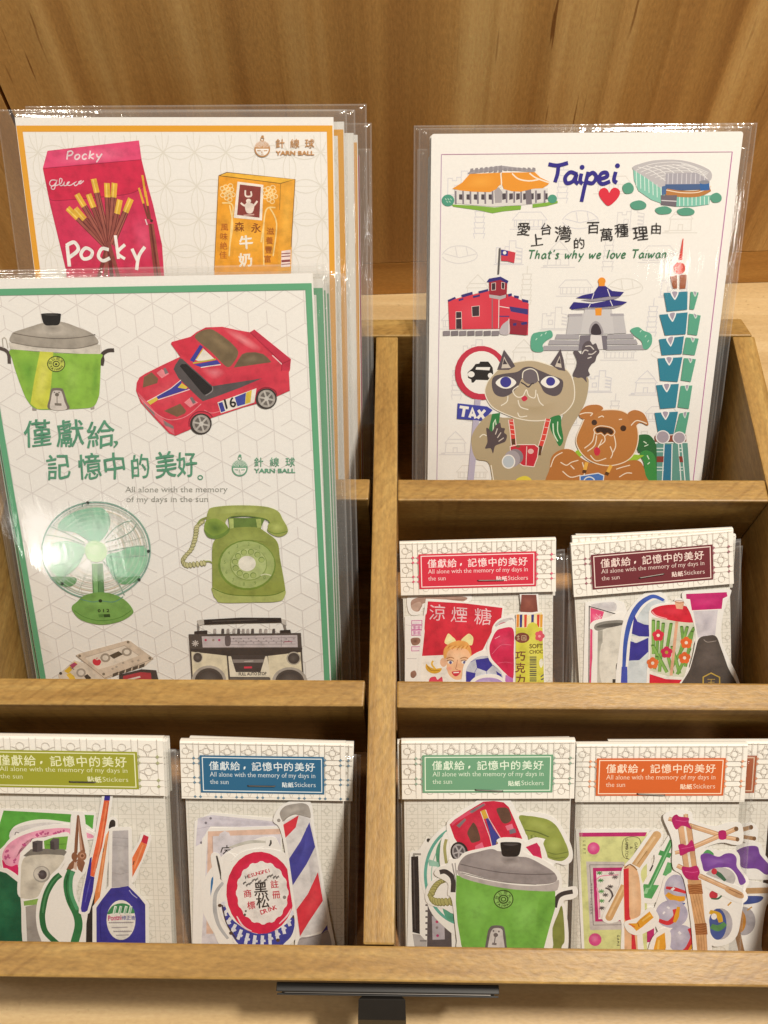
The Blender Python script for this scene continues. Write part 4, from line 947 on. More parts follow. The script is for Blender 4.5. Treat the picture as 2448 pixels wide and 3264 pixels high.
# road sign
A.P('258,668 288,668 270,900 248,1130 216,1130 238,900', 'b9b2c8'); A.E(290, 535, 132, 136, 'c43048'); A.E(292, 533, 104, 108, 'efece8')
A.P('222,532 246,512 262,490 280,488 286,478 326,478 334,488 348,508 352,545 342,582 330,584 328,572 264,570 252,584 242,584 240,568 224,560', '25201f'); A.P('266,506 336,506 332,522 262,518', 'efece8'); A.E(240, 542, 17, 15, 'efece8'); A.E(336, 548, 12, 13, 'efece8')
A.P('172,688 320,704 348,722 300,776 168,766', '3f44a2')
for t in ('182,706 228,712', '206,710 198,756', '232,760 246,716 262,764', '238,746 258,748', '276,722 306,768', '310,722 272,764'): A.L(t, 14, 'efece8')
# masked cat
BE, DK, WH = 'b3a283', '5a5056', 'ece5d6'
A.B('400,760 640,760 690,780 715,700 735,640 752,570 775,535 815,550 832,580 812,690 735,830 700,960 684,1130 360,1130 345,1060 325,985 262,965 240,880 262,815 330,745', BE)
A.B('310,640 318,590 345,550 400,500 480,478 560,474 650,500 720,518 755,580 758,670 720,728 660,762 580,776 500,770 420,745 345,705', 'bba98c'); A.G('420,690 560,700 680,680 640,750 500,750', 'b19e7e', 'bba98c')
A.O('310,640 318,590 345,550 400,500 480,478 560,474 650,500 720,518 755,580 758,670 720,728 660,762 580,776 500,770 420,745 345,705', 5, WH)
for a, b in (('370,520 388,470 406,418 440,465 462,502 430,520', '392,512 406,452 420,480 440,510'), ('638,492 660,460 690,414 706,470 714,526 680,520', '662,502 686,448 696,510')): A.P(a, DK); A.P(b, 'cfc4b8'); A.P([(x*.5+pts_of(b)[1][0]*.5, y*.5+pts_of(b)[1][1]*.5+10) for x, y in pts_of(b)], '463c42')
A.B('344,600 352,556 400,540 470,530 505,508 540,504 575,518 640,546 700,572 694,630 660,652 610,634 588,596 560,562 500,562 478,600 440,640 400,656 360,642', DK); A.B('500,560 510,524 540,516 566,536 574,578 540,592 512,582', '6e646a'); A.S('498,562 504,528 540,514 570,532 580,575', 5, WH)
for x, y, rx in ((415, 583, 52), (638, 580, 48)): A.B([(x-rx, y+2), (x-rx*.4, y-26), (x+rx*.4, y-26), (x+rx, y), (x+rx*.4, y+28), (x-rx*.4, y+28)], 'f1eee8')
A.E(414, 581, 28, 27, '3c3a92'); A.E(640, 578, 23, 22, '3c3a92'); A.S('490,582 510,594 528,606 545,590 556,588', 7, '463c42')
for t in ('478,600 450,625 470,655 500,652 518,620 530,650 560,660 566,620', '425,650 420,680 390,700', '572,640 584,680 604,700', '476,672 488,706 528,720', '474,735 486,756 522,752'): A.S(t, 5, WH)
A.B('494,660 512,650 524,664 510,678 498,674', 'c8304a')
A.B('752,545 770,500 772,470 755,428 775,424 795,440 800,402 815,380 838,374 852,392 868,386 878,410 886,430 872,452 864,478 848,490 830,520 838,545 820,556 822,582 800,560 775,560', DK)
for t in ('798,440 812,420 830,425', '815,402 840,400 858,418', '830,440 850,440 870,425', '826,462 846,455'): A.S(t, 5, 'd8d0cc')
A.P('345,742 386,736 380,790 360,818 330,852 324,840', '2f7f46'); A.L('350,850 352,790 362,770 366,800', 6, 'd8e8d0'); A.B('634,770 660,752 690,752 694,800 704,872 684,904 660,860 640,820', '2f7f46'); A.S('652,790 656,840 676,880', 6, 'd8e8d0'); A.S('676,780 676,830 692,868', 5, 'd8e8d0')
for t in ('440,770 448,830 455,905', '628,766 605,860 580,935'):
    A.L(t, 28, 'efe2da'); A.L(t, 21, 'd8463e')
    q = spline(pts_of(t), False, 6)
    for k in q[1:-1:2]: A.L([(k[0]-9, k[1]), (k[0]+9, k[1]+3)], 3, 'f0d0c4')
A.P('442,868 462,866 462,896 444,898', '5a3c2a'); A.P('580,900 600,905 590,950 570,950', '5a3c2a')
A.P('436,906 480,896 560,896 580,912 574,960 556,1008 500,1002 440,960', 'c62c3e'); A.O('436,906 480,896 560,896 580,912 574,960 556,1008 500,1002 440,960', 4, 'efe2da', False); A.E(540, 930, 15, 13, 'e4b8b4'); A.E(476, 905, 12, 7, '7a5a40'); A.L('520,905 516,1000', 4, 'e8ccc8')
A.E(462, 958, 40, 40, '8a828a'); A.E(446, 968, 40, 42, 'a8a0a8'); A.E(428, 982, 34, 36, 'efece8'); A.E(428, 982, 28, 30, 'bcc6d0')
A.S('282,860 300,845 318,852', 5, WH)
A.B('316,815 330,818 345,830 362,800 385,786 392,810 410,815 406,835 420,850 412,880 385,892 360,905 350,940 338,915 310,915 322,880', '564a4e')
for t in ('372,815 362,845', '390,835 372,862', '404,862 378,880'): A.S(t, 5, 'cfc4bc')
A.B('465,1075 490,1058 520,1055 545,1075 540,1110 470,1110', 'e0cf4a'); A.S('340,1000 350,1060 360,1120', 5, WH)
# bulldog
BR = 'b7763c'
A.B('1072,862 1100,845 1140,850 1166,885 1174,930 1168,1130 1112,1130 1110,960 1080,930', '2c6a3c'); A.B('1090,945 1120,925 1160,945 1172,1010 1170,1130 1110,1130 1112,1000', '3c8f48')
for t in ('1108,880 1124,890', '1112,905 1132,896', '1126,950 1136,970', '1128,995 1140,985'): A.L(t, 5, 'd6e8d2')
A.P('750,950 770,926 800,918 796,950 770,976', '9ac43c'); A.P('1000,1002 1050,945 1112,950 1060,985', '9ac43c')
A.B('636,1012 650,950 700,920 750,924 790,960 850,990 960,1000 1040,975 1095,985 1118,1050 1116,1130 650,1130', BR)
A.B('768,880 790,810 830,740 900,722 1000,726 1062,775 1082,850 1066,930 1020,980 940,1002 860,988 800,945', 'ba7b40'); A.O('768,880 790,810 830,740 900,722 1000,726 1062,775 1082,850 1066,930 1020,980 940,1002 860,988 800,945', 5, 'efe0cc')
A.B('784,742 820,702 880,696 905,716 870,740 850,770 800,766', BR); A.S('786,744 815,736 850,738 840,752', 5, 'efe0cc'); A.B('1026,745 1060,722 1105,736 1128,775 1130,800 1090,785 1060,812 1045,790', BR); A.S('1045,800 1075,775 1125,790', 5, 'efe0cc')
A.E(860, 785, 14, 14, '40281a'); A.E(1006, 814, 15, 15, '40281a'); A.B('866,818 890,808 940,815 956,832 945,845 925,836 912,846 895,832 875,836', '40281a'); A.O('858,818 890,802 944,810 964,832 948,852 926,844 912,854 894,840 870,842', 4, 'efe0cc')
for t in ('880,760 898,752 908,758', '984,770 1000,768', '862,830 850,880 810,915', '872,850 862,900 825,930', '900,870 880,910 868,930', '912,856 912,880 880,905', '960,850 968,900 955,935', '940,905 952,940 942,965', '840,950 870,978 920,965'): A.S(t, 5, 'efe0cc')
A.B('858,925 872,908 890,925 884,948 866,950', 'cc3048')
for t in ('800,985 812,1040 790,1060', '690,985 720,1000 745,985 780,975', '700,1030 740,1060 790,1050', '740,1000 760,1020', '970,1020 1000,1010 1040,1000', '985,1060 1020,1040 1050,1040', '640,1010 660,960 700,935'): A.S(t, 5, 'efe0cc')
for t in ('822,985 808,1040', '945,1000 920,1050'):
    A.L(t, 18, 'e9b450'); q = pts_of(t); A.L([((q[0][0]*(1-k)+q[1][0]*k), (q[0][1]*(1-k)+q[1][1]*k)) for k in (.7, 1)], 20, '5a3a22')
A.P('788,1054 880,1040 908,1052 900,1130 790,1130', '4a78c2'); A.O('788,1054 880,1040 908,1052 900,1130 790,1130', 5, 'dfe6ee', False); A.R(835, 1085, 28, 26, 6, 'dfe6ee')
A.build('picture_print', sheet, M['flat'])
for k, (cx, yo, lab) in enumerate((((1370, 431), 290.2, 'second city sheet, its pale left edge just showing beside the front one'), ((1364.5, 497), 292.8, 'rearmost city sheet, standing lowest of the three'))):
    p = Plane(42, yo, cx, cx, 201-5*k, tp.W, 0); p.O = p.O + p.X*p.W
    root, sheet = big_sheet('sleeved_sheet', p, lab, 'white city sheets', (5, 5, 1, 3), 33+k, .35, 1.2)
    A = Art(p, None, .36, .00012); A.L([(-p.W/2+5, 4), (-p.W/2+5, p.L-14), (p.W/2-5, p.L-14), (p.W/2-5, 4)], .3, 'b898b8', local=True); A.build('ground_print', sheet, M['flat'])
# ------------------------------------------------------------------ small sticker packs: backing card, die-cut stickers, clear bag, folded paper header, staple
HH = 25.0
def header_print(par, p, hd, c, dot, tcol, z, full=True, staple=None, lines=True):
    W = p.W
    A = Art(p, None, z, .0003)
    lattice(A, (-W/2+.2, W/2-.2, p.L-HH+.2, p.L-.3), W*.127, .2, 'c8c1b8', dot, W*.033, 3.75)
    k = W/71.0
    A.z = z+.12; A.dz = .0006
    A.crop = lambda x, y: (-W/2 + x*W, p.L - y*HH)
    def rect(u0, u1, v0, v1, cc): A.P([(u0, v0), (u1, v0), (u1, v1), (u0, v1)], cc)
    rect(.12, .872, .232, .887, c)
    for q in ((.133, .860, .262, .278), (.133, .860, .842, .858), (.133, .1385, .278, .842), (.8545, .860, .278, .842)): rect(*q, tcol)
    if not full: return A.build('label_print', hd, M['flat'])
    A.crop = lambda x, y: (-W/2 + x, p.L - y)
    for i, ch in enumerate('僅獻給,記憶中的美好'):
        if ch == ',': A.crop, o = (lambda x, y: (-W/2+x, p.L-y)), None; A.B([(W*(.172+.0648*(i+.3)), 10.7), (W*(.172+.0648*(i+.45)), 10.4), (W*(.172+.0648*(i+.45)), 11.2), (W*(.172+.0648*(i+.3)), 11.8)], tcol, 3); continue
        A.TC(ch, W*(.172+.0648*(i+.5)), 10.3, 4.35*k, tcol, 0, .012, .07)
    A.T('All alone with the memory of my days in', W*.177, 15.0, W*.82, 15.0, 2.0, tcol, serif=True); A.T('the sun', W*.177, 18.25, W*.292, 18.25, 2.0, tcol, serif=True)
    for i, ch in enumerate('貼紙'): A.TC(ch, W*(.632+i*.037), 18.2, 2.5*k, tcol, 0, .03)
    A.T('Stickers', W*.692, 19.0, W*.82, 19.0, 2.0, tcol, serif=True)
    A.build('label_print', hd, M['flat'])
def fold(root, p, zf, mat, lift=.5):
    """paper header folded over the bag's top: front leaf, fold and back leaf, with paper thickness"""
    L, W, H = p.L, p.W, HH; t = .22
    prof = [(L-H, zf+lift), (L-H*.6, zf+lift*.25), (L-1.2, zf), (L-.25, zf-.5), (L, .6), (L-.25, -.5), (L-1.2, -.8), (L-H, -1.0)]
    inn = []
    for i, (y, z) in enumerate(prof):
        a, b = prof[max(i-1, 0)], prof[min(i+1, len(prof)-1)]; d = Vector((b[0]-a[0], b[1]-a[1])).normalized()
        inn.append((y + d.y*t, z - d.x*t))
    v, f = [], []; n = len(prof)
    for x in (-W/2, W/2):
        v += [(x*MM, y*MM, z*MM) for y, z in prof] + [(x*MM, y*MM, z*MM) for y, z in inn]
    m_ = 2*n
    for i in range(n-1):
        f += [(i, i+1, m_+i+1, m_+i), (n+i, m_+n+i, m_+n+i+1, n+i+1), (i, n+i, n+i+1, i+1), (m_+i, m_+i+1, m_+n+i+1, m_+n+i)]
    f += [(0, m_, m_+n, n), (n-1, 2*n-1, m_+2*n-1, m_+n-1)]
    me = bpy.data.meshes.new('header'); me.from_pydata(v, [], f); me.validate()
    bm = bmesh.new(); bm.from_mesh(me); bmesh.ops.recalc_face_normals(bm, faces=bm.faces); bm.to_mesh(me); bm.free()
    return link('header', me, mat, root)
def staple_on(root, p, u, v, w, rot, z):
    A = math.radians(rot); cx, cy = -p.W/2+u*p.W, p.L-v*HH; bm = bmesh.new()
    q = [(-w/2, -.05, -.5), (-w/2, 0, .32), (-w/2+.4, 0, .5), (w/2-.4, 0, .5), (w/2, 0, .32), (w/2, -.05, -.5)]; r = .27; rings = []
    for i, (x, y, zz) in enumerate(q):
        a, b = q[max(i-1, 0)], q[min(i+1, len(q)-1)]; d = Vector((b[0]-a[0], 0, b[2]-a[2])).normalized(); n = Vector((-d.z, 0, d.x)); ring = []
        for k in range(6):
            t = k*math.pi/3; o = Vector((x, y, zz)) + n*(r*math.cos(t)) + Vector((0, 1, 0))*(r*math.sin(t))
            ring.append(bm.verts.new(((cx + o.x*math.cos(A)-o.y*math.sin(A))*MM, (cy + o.x*math.sin(A)+o.y*math.cos(A))*MM, (z+o.z)*MM)))
        rings.append(ring)
    for a, b in zip(rings, rings[1:]):
        for k in range(6): bm.faces.new((a[k], a[(k+1) % 6], b[(k+1) % 6], b[k]))
    bmesh.ops.recalc_face_normals(bm, faces=bm.faces)
    me = bpy.data.meshes.new('staple'); bm.to_mesh(me); bm.free(); return link('staple', me, M['steel'], root)

class Pack:
    def __init__(s, plane, label, group, c, dot, tcol, crop, seed, staple=(.58, .755, 11.5, 0), ground='d2cfc4', right=4.5, left=2.0, full=True, zf=2.3, lift=.5):
        s.p = plane; s.crop = crop; s.lv = 0; p = plane
        s.root = p.root('sticker_pack'); tag(s.root, label, 'sticker pack', group)
        s.back = slab('backing_card', rrect(-p.W/2+.8, p.W/2-.8, 0, p.L-4), 0, .3, M['pack'], s.root)
        A = Art(p, None, .302, .0001); lattice(A, (-p.W/2+1, p.W/2-1, .3, p.L-HH+2), p.W*.127*.72, .24, ground, None, 3, 2)
        A.build('ground_print', s.back, M['flat'])
        s.hd = fold(s.root, p, zf+.25, M['pack'], lift)
        # the front leaf slopes by 'lift': its print follows the same slope
        header_print(s.root, p, s.hd, c, dot, tcol, zf+.26+lift*1.02, full)
        if staple: staple_on(s.root, p, *staple, zf+.25+lift)
        sleeve(s.root, -p.W/2-left, p.W/2+right, -1.4, p.L-6, zf, -.4, seed, .36, (-p.W/2, p.W/2, 0, p.L), 5)
    def sticker(s, label, outline, draw=None, smooth=True, kind='sticker'):
        z0 = .62 + s.lv*.13; s.lv += 1; p = s.p; k = s.crop
        q = pts_of(outline)
        if smooth: q = spline(q, True, 4)
        q = [p.loc(k[0]+x/k[2], k[1]+y/k[2], z0+.11) for x, y in q]
        q = [(x, max(y, .2)) for x, y in q]
        st = slab(kind, q, z0, z0+.11, M['sticker'], s.root); st['label'] = label
        if draw:
            A = Art(p, k, z0+.112, .0004); draw(A); A.build('picture_print', st)
        return st

R1 = (1250, 1680, 2.765); R2 = (1780, 1650, 2.4835); R3 = (0, 2300, 2.95); R4 = (540, 2300, 2.5136); R5 = (1250, 2300, 2.7197); R6 = (1820, 2300, 2.6417)
def pk(crop, TL, TR, yo, L, lean=50, rot=None):
    f = lambda q: (crop[0]+q[0]/crop[2], crop[1]+q[1]/crop[2])
    return Plane(lean, yo, f(TL), f(TR), L, None, rot)
def behind(plane, dx, dy, dyo, label, group, c, dot, tcol, seed, rot=0.0, full=False, right=4.5):
    """another pack standing close behind: the front pack's shape, set back and shifted"""
    import copy as cp
    q = cp.copy(plane); r = math.radians(rot); q.X = plane.X*math.cos(r)+plane.U*math.sin(r); q.U = plane.U*math.cos(r)-plane.X*math.sin(r)
    top = plane.O + plane.U*plane.L + plane.X*dx + plane.U*dy - plane.N*dyo
    q.O = top - q.U*plane.L
    return Pack(q, label, group, c, dot, tcol, None, seed, None, full=full, right=right)

# --- red pack --------------------------------------------------------------------
pr = pk(R1, (65, 121), (1436, 84), 209, 95)
K = Pack(pr, 'sticker pack with a red header, blonde girl candy box and chocolate tube', 'packs with red headers', 'cc3346', 'd4687e', 'f0dcdc', R1, 41, (.58, .752, 11.8, -.8))
def d(A):
    A.B('180,640 300,612 620,612 655,640 560,668 300,668 262,700 235,742 190,738 165,700', 'b08e80'); A.B('170,690 230,660 260,680 225,735 180,730', 'c4a698'); A.S('300,645 640,640', 8, '8c6a5c')
K.sticker('brown toy shape mostly hidden behind the candy box', '140,600 300,590 660,590 690,650 560,690 300,700 240,770 150,760', d)
def d(A):
    for y0, y1, t in ((825, 860, 0), (868, 905, 1), (910, 955, 1), (1055, 1092, 0)): A.O([(172, y0), (262, y0-2), (262, y1-2), (172, y1)], 6, 'c95aa4', False); A.G([(180, y0+4), (255, y0+4), (255, y1-5), (180, y1-5)], 'e6b4d4' if t else 'efe2ea', 'f0e4ec', False)
    for i in range(4):
        x, y = 195+42*(i % 2), 886+46*(i//2)
        for q in ((-14, -10, 14, -12), (-12, 0, 14, 0), (0, -14, 0, 14), (-14, 12, 12, 10)): A.L([(x+q[0], y+q[1]), (x+q[2], y+q[3])], 4, 'b84c94')
    A.B('165,985 230,975 250,1000 230,1035 180,1040', '9a7464'); A.GE(205, 1005, 30, 22, '6e4a40', '9a7464'); A.B('165,1280 200,1265 215,1300 190,1330 165,1320', '9a7464'); A.L('130,1160 215,1160', 4, 'b4acb0'); A.L('120,860 170,870', 3, 'c4bcc0')
K.sticker('pale paper sticker with pink boxes and brown marks', '112,790 290,780 300,1420 112,1420', d, False)
def d(A):
    A.P('315,654 640,672 972,712 966,770 958,830 880,920 800,1080 700,1142 560,1130 456,1128 263,1136', 'd02c40'); A.G('340,700 900,730 840,900 600,1000 330,1080', 'd83448', 'd02c40')
    for ch, x, y, s_, r_ in (('涼', 398, 752, 152, 4), ('煙', 592, 772, 152, 5), ('糖', 800, 788, 160, 5)): A.TC(ch, x, y, s_, 'ecc8d0', r_, .0, .04)
    A.P('263,1140 456,1132 700,1146 700,1420 240,1420', 'f0ece6')
    A.B('462,1018 480,960 498,938 530,965 556,990 562,1020 535,1046 500,1040', 'efe4a8'); A.B('608,1000 650,955 680,940 712,968 714,1005 700,1042 655,1030', 'efe4a8')
    A.G('470,1010 500,950 540,980 520,1030', 'f6efc0', 'efe4a8')
    A.E(452, 1192, 30, 40, 'e4b898'); A.B('452,1140 458,1075 500,1030 560,1005 600,1000 660,1016 692,1070 698,1130 680,1150 640,1090 540,1080 490,1100 475,1160', 'e6a85c')
    A.B('478,1170 490,1100 540,1072 610,1068 665,1085 692,1140 690,1220 670,1290 620,1335 570,1346 530,1330 490,1280', 'eebd94'); A.G('500,1110 600,1085 670,1140 640,1200 520,1190', 'f6d0ac', 'eebd94')
    for k in range(9): A.S([(490+k*20, 1085-abs(k-4)*3), (505+k*20, 1062-abs(k-4)*3), (530+k*17, 1050)], 6, ('c47a38', 'f0c47c')[k % 2])
    for x in (512, 635): A.E(x, 1192, 24, 15, 'f2ece4'); A.E(x+2, 1194, 12, 14, '5a5a90'); A.S([(x-30, 1180), (x, 1172), (x+30, 1184)], 6, '6e4430'); A.S([(x-34, 1160), (x, 1148), (x+34, 1158)], 7, 'a86c3a')
    A.S('575,1170 568,1220 560,1250 582,1258', 5, 'b46c58'); A.B('526,1276 560,1270 604,1264 592,1296 565,1316 540,1306', 'cc3048'); A.L('540,1284 590,1280', 10, 'f4ece8'); A.GE(505, 1245, 28, 24, 'ee9c8c', 'eebd94'); A.GE(655, 1240, 26, 24, 'ee9c8c', 'eebd94')
    A.B('300,1205 316,1220 345,1240 385,1248 436,1244 420,1278 370,1292 320,1275 295,1240', 'ddab38'); A.S('360,1178 350,1210 380,1250', 16, 'e8bc4c'); A.S('310,1225 345,1262 420,1262', 5, '9a6a20')
    A.B('330,1336 380,1318 400,1345 440,1322 436,1420 330,1420', 'd84660')
K.sticker('candy box sticker with a blonde girl on red', '296,632 480,640 985,696 984,800 966,1420 205,1420 250,1000', d, False)
def d(A):
    A.G('905,870 960,820 1060,800 1066,860 960,880', 'd8d6d6', 'c8c4c6'); A.L('1040,815 1050,860', 7, 'c03a5a'); A.S('940,860 985,842 1060,838', 7, 'c8506a')
K.sticker('pale round sticker edge behind the strawberry', '880,900 930,820 1030,775 1078,780 1078,1000 900,1010', d)
def d(A):
    A.E(812, 1302, 166, 168, 'c6cad8'); A.GE(800, 1270, 120, 110, 'd8dce6', 'c6cad8')
    A.P('735,1168 800,1160 858,1150 884,1220 832,1272 748,1242', '3b3a9c'); A.P('652,1270 736,1288 722,1360 690,1420 650,1400', '3b3a9c'); A.P('915,1268 962,1300 968,1330 930,1320', '3b3a9c')
    for t in ('735,1168 690,1190', '832,1272 838,1320', '748,1242 722,1290', '884,1220 920,1230', '858,1150 850,1130'): A.L(t, 5, '6a6cb4')
K.sticker('blue and white football sticker', '618,1300 640,1200 720,1120 830,1085 940,1150 1000,1260 1000,1420 640,1420', d)
def d(A):
    A.B('857,1060 880,985 915,920 960,895 1066,898 1072,1100 1066,1335 1000,1290 940,1230 872,1150', 'd22a56'); A.G('900,960 1040,930 1050,1080 920,1080', 'e0466e', 'd22a56'); A.G('930,1150 1050,1150 1050,1300 1000,1270', 'bf1f4a', 'd22a56'); A.S('880,1120 960,1040 1050,1040', 4, 'e87a98'); A.S('905,985 950,960', 6, 'efb0c0'); A.S('930,1200 1000,1190 1060,1200', 4, 'e06a8c')
    A.P('1000,1300 1066,1335 1066,1420 990,1420', 'c07ac0')
K.sticker('crimson strawberry sticker', '834,1060 862,960 905,890 975,852 1085,862 1085,1420 1000,1420 960,1280 860,1180', d)
def d(A): A.E(850, 1400, 140, 74, 'b49ad2'); A.GE(830, 1380, 90, 40, 'd2c2e4', 'b49ad2')
K.sticker('lilac sticker edge at the bottom of the red pack', '690,1420 720,1330 850,1296 960,1320 1000,1420', d)
def d(A):
    A.P('1140,596 1270,596 1284,744 1230,752 1128,748', '82483e'); A.G('1150,610 1250,610 1260,730 1150,730', '97594c', '82483e', False)
    A.P('1098,764 1200,778 1320,750 1324,886 1090,886', 'efe4b4')
    for x, c_ in ((1096, 'e08c3c'), (1124, '3a3c86'), (1164, 'd84a3a'), (1226, '3a3c86'), (1276, 'd84a3a'), (1304, 'e0a03c')): A.P([(x, 772), (x+24, 770), (x+20, 882), (x, 884)], c_)
    A.P('1090,886 1325,886 1340,1420 1088,1420', 'd6d250'); A.G('1180,900 1300,900 1310,1400 1200,1400', 'e2de6c', 'd6d250')
    A.E(1146, 976, 64, 46, '82483e'); 
    for q in ('1098,966 1122,962', '1104,990 1126,984', '1112,955 1108,996', '1142,958 1180,958 1180,996 1142,996 1142,958', '1150,972 1172,972', '1150,984 1172,984'): A.L(q, 4, 'e4d0a8')
    for k in range(5): t = math.radians(k*72); A.E(1300+24*math.cos(t), 960+28*math.sin(t), 20, 22, 'dc5a6c')
    A.E(1298, 962, 12, 12, 'f0a8b0'); A.T('SOFT', 1210, 1068, 1328, 1066, 36, '6e5c2c', .03); A.T('CHOC', 1210, 1116, 1330, 1112, 30, '6e5c2c', .03)
    for i, ch in enumerate('巧克力'): A.TC(ch, 1130, 1136+104*i, 92, '7a4a38', 3, .03)
    rr_ = random.Random(3); y = 1142
    while y < 1400: w = rr_.choice((4, 6, 10)); A.L([(1212, y), (1272, y)], w, '4c4a50'); y += w+rr_.choice((5, 8))
    A.B('1298,1180 1320,1160 1332,1200 1315,1240 1298,1215', 'f0eee0'); A.L('1310,1320 1335,1300', 10, '4a4a6a'); A.L('1312,1345 1336,1335', 12, '4a4a6a')
K.sticker('brown capped chocolate tube sticker', '1086,1420 1090,770 1138,735 1124,590 1288,590 1298,730 1334,756 1350,1420', d, False)
behind(pr, .3, -2.5, 2.6, 'pack behind the red header pack, only its bag edge and dark side showing', 'packs with red headers', 'cc3346', 'd4687e', 'f0dcdc', 42, -.3, right=9)
# --- maroon pack -------------------------------------------------------------------
pm = pk(R2, (90, 196), (1362, 86), 209, 95)
K = Pack(pm, 'sticker pack with a maroon header, flower patterned jar and dark sauce bottle', 'packs with maroon headers', '6c2e34', '9a6a70', 'e8d4cc', R2, 43, (.49, .72, 11.2, 5))
def d(A):
    A.G('258,690 440,668 450,740 350,730', 'c2bec4', 'd6d3d6'); A.P('244,700 508,776 500,840 300,840 262,880 268,1420 238,1420', 'e9e4e0'); A.P('254,712 362,744 342,806 270,850 266,1420 244,1420', 'e0507f'); A.G('262,760 330,780 280,840', 'ec86a6', 'e0507f'); A.TC('冰', 318, 790, 60, 'f4c2d0', 15, .0); A.L('240,1420 244,702 508,778', 8, '463e42')
K.sticker('pink and grey triangular sticker', '192,1420 212,672 440,645 520,670 560,790 500,1000 300,1420', d, False)
def d(A):
    A.B('282,872 300,840 380,818 505,812 508,850 420,872 340,896 300,892', '8c8a84'); A.B('300,868 360,842 505,832 505,850 400,868', '5e5c58')
    A.P('312,900 380,876 505,850 530,1420 305,1420', 'dcd9d0'); A.Q((312, 900), (350, 890), (345, 1420), (305, 1420), 'a6a49c', 'c8c5bc'); A.G('340,1000 480,960 480,1300 340,1300', 'e6e3da', 'dcd9d0'); A.E(468, 1188, 14, 40, '4a4846'); A.P('428,1278 470,1278 476,1420 428,1420', '3a3836')
K.sticker('grey enamel mug sticker', '246,875 275,820 380,795 540,790 560,1420 276,1420 280,940', d)
def d(A):
    A.B('545,1420 560,1100 590,880 640,760 720,670 830,640 840,700 780,900 740,1420', 'cdd6dc'); A.G('600,900 760,700 760,900 700,1300 600,1300', 'dbe4e8', 'cdd6dc')
    A.S('510,1420 520,1150 535,960 575,800 640,690 720,632 770,626 835,655', 44, '3e5cb6', 6, .5); A.P('488,1420 500,1180 545,1180 548,1420', '4352b4')
    A.P('600,770 625,822 680,846 722,850 720,942 640,940 580,918', '3b3898'); A.P('570,978 620,992 712,950 712,1062 640,1128 558,1132', '3b3898'); A.P('566,932 704,948 606,992', 'e6e6e4')
K.sticker('blue sandal sticker', '470,1420 485,1000 520,800 600,670 700,590 800,585 868,650 850,820 780,1420', d)
def d(A):
    A.P('738,790 1086,820 1092,900 1050,1060 1000,1250 990,1290 722,1215 726,1000', 'd6d8c4')
    st = ((752, 812, 752, 1080), (790, 820, 775, 1170), (830, 836, 800, 1220), (892, 838, 850, 1100), (745, 1010, 860, 1225), (975, 862, 990, 1000), (1020, 864, 960, 1080), (1075, 870, 900, 1180), (900, 1020, 960, 1235), (1040, 1040, 940, 1240), (780, 1100, 760, 1200), (1060, 900, 1005, 1180), (850, 1030, 905, 1235))
    for i, (a, b, c_, e) in enumerate(st): A.L([(a, b), (c_, e)], 27, '5f8c40'); A.L([(a-2, b), (c_-2, e)], 19, ('86b45c', '78a650')[i % 2]); A.E(a, b, 13, 6, '4f7834')
    A.L('938,822 892,1250', 24, 'e2ae90')
    A.B('733,745 760,715 830,694 930,688 1020,706 1060,760 1078,826 960,824 840,802 770,780', 'd4273c'); A.G('790,720 930,705 1010,730 980,780 830,770', 'e03c50', 'd4273c'); A.S('742,742 775,776 860,800', 8, 'f0b0b4')
    A.P('920,662 996,666 984,726 934,720', 'e6b090'); A.O('920,662 958,656 996,666 958,676', 4, '9a6450')
    for x, y, c_ in ((790, 932, 'd6304a'), (856, 1066, 'cf2a58'), (1012, 990, 'e46a34'), (998, 1110, 'e46a34'), (746, 1152, 'e4743c')):
        for k in range(5): t = math.radians(k*72-90); A.E(x+25*math.cos(t), y+25*math.sin(t), 23, 23, c_)
        A.E(x, y, 13, 13, 'f0e4d4' if c_ != 'cf2a58' else 'b8a040')
    A.P('726,1210 850,1254 985,1262 980,1282 850,1276 722,1236', 'efece4'); A.P('722,1238 850,1278 982,1284 978,1420 718,1420', 'd4273c')
K.sticker('green stem and flower jar sticker with a red lid', '712,1420 720,1000 718,740 790,684 905,668 925,640 1000,645 1030,690 1070,745 1100,830 1095,930 1040,1100 990,1420', d)
def d(A):
    A.P('1066,738 1262,732 1246,880 1240,940 1180,932 1104,950', 'd3ced6'); A.G('1120,760 1240,750 1200,900 1140,900', 'bdb7c2', 'd3ced6'); A.P('1010,604 1332,590 1338,622 1302,640 1292,722 1056,734 1042,646 1012,642', 'c42470'); A.G('1060,640 1280,620 1270,700 1070,710', 'd2387e', 'c42470', False)
    A.B('1112,958 1180,934 1248,940 1290,1040 1340,1180 1420,1420 960,1420 1040,1200 1080,1060', '544c48'); A.G('1120,980 1240,970 1300,1150 1200,1200 1080,1180', '6a605c', '544c48'); A.S('1150,965 1180,985 1250,975', 5, 'a49a94')
    A.O('1146,1262 1208,1230 1276,1264 1276,1420 1146,1420', 10, 'c0a24a', False); A.L('1180,1280 1240,1280', 6, 'b89c50'); A.L('1210,1282 1206,1320', 6, 'b89c50'); A.L('1186,1304 1236,1302', 5, 'b89c50')
K.sticker('magenta capped soy sauce bottle sticker', '940,1420 1040,1180 1085,950 1050,770 985,650 990,585 1100,575 1340,565 1365,600 1320,700 1290,860 1300,1000 1440,1420', d)
behind(pm, 1.2, 1.6, 2.2, 'second maroon header pack, a sliver of its header showing above the front one', 'packs with maroon headers', '6c2e34', '9a6a70', 'e8d4cc', 44, -2.0)
behind(pm, 3.3, -.2, 4.4, 'rearmost maroon header pack, its header end showing at the far side', 'packs with maroon headers', '6c2e34', '9a6a70', 'e8d4cc', 45, -5.0)
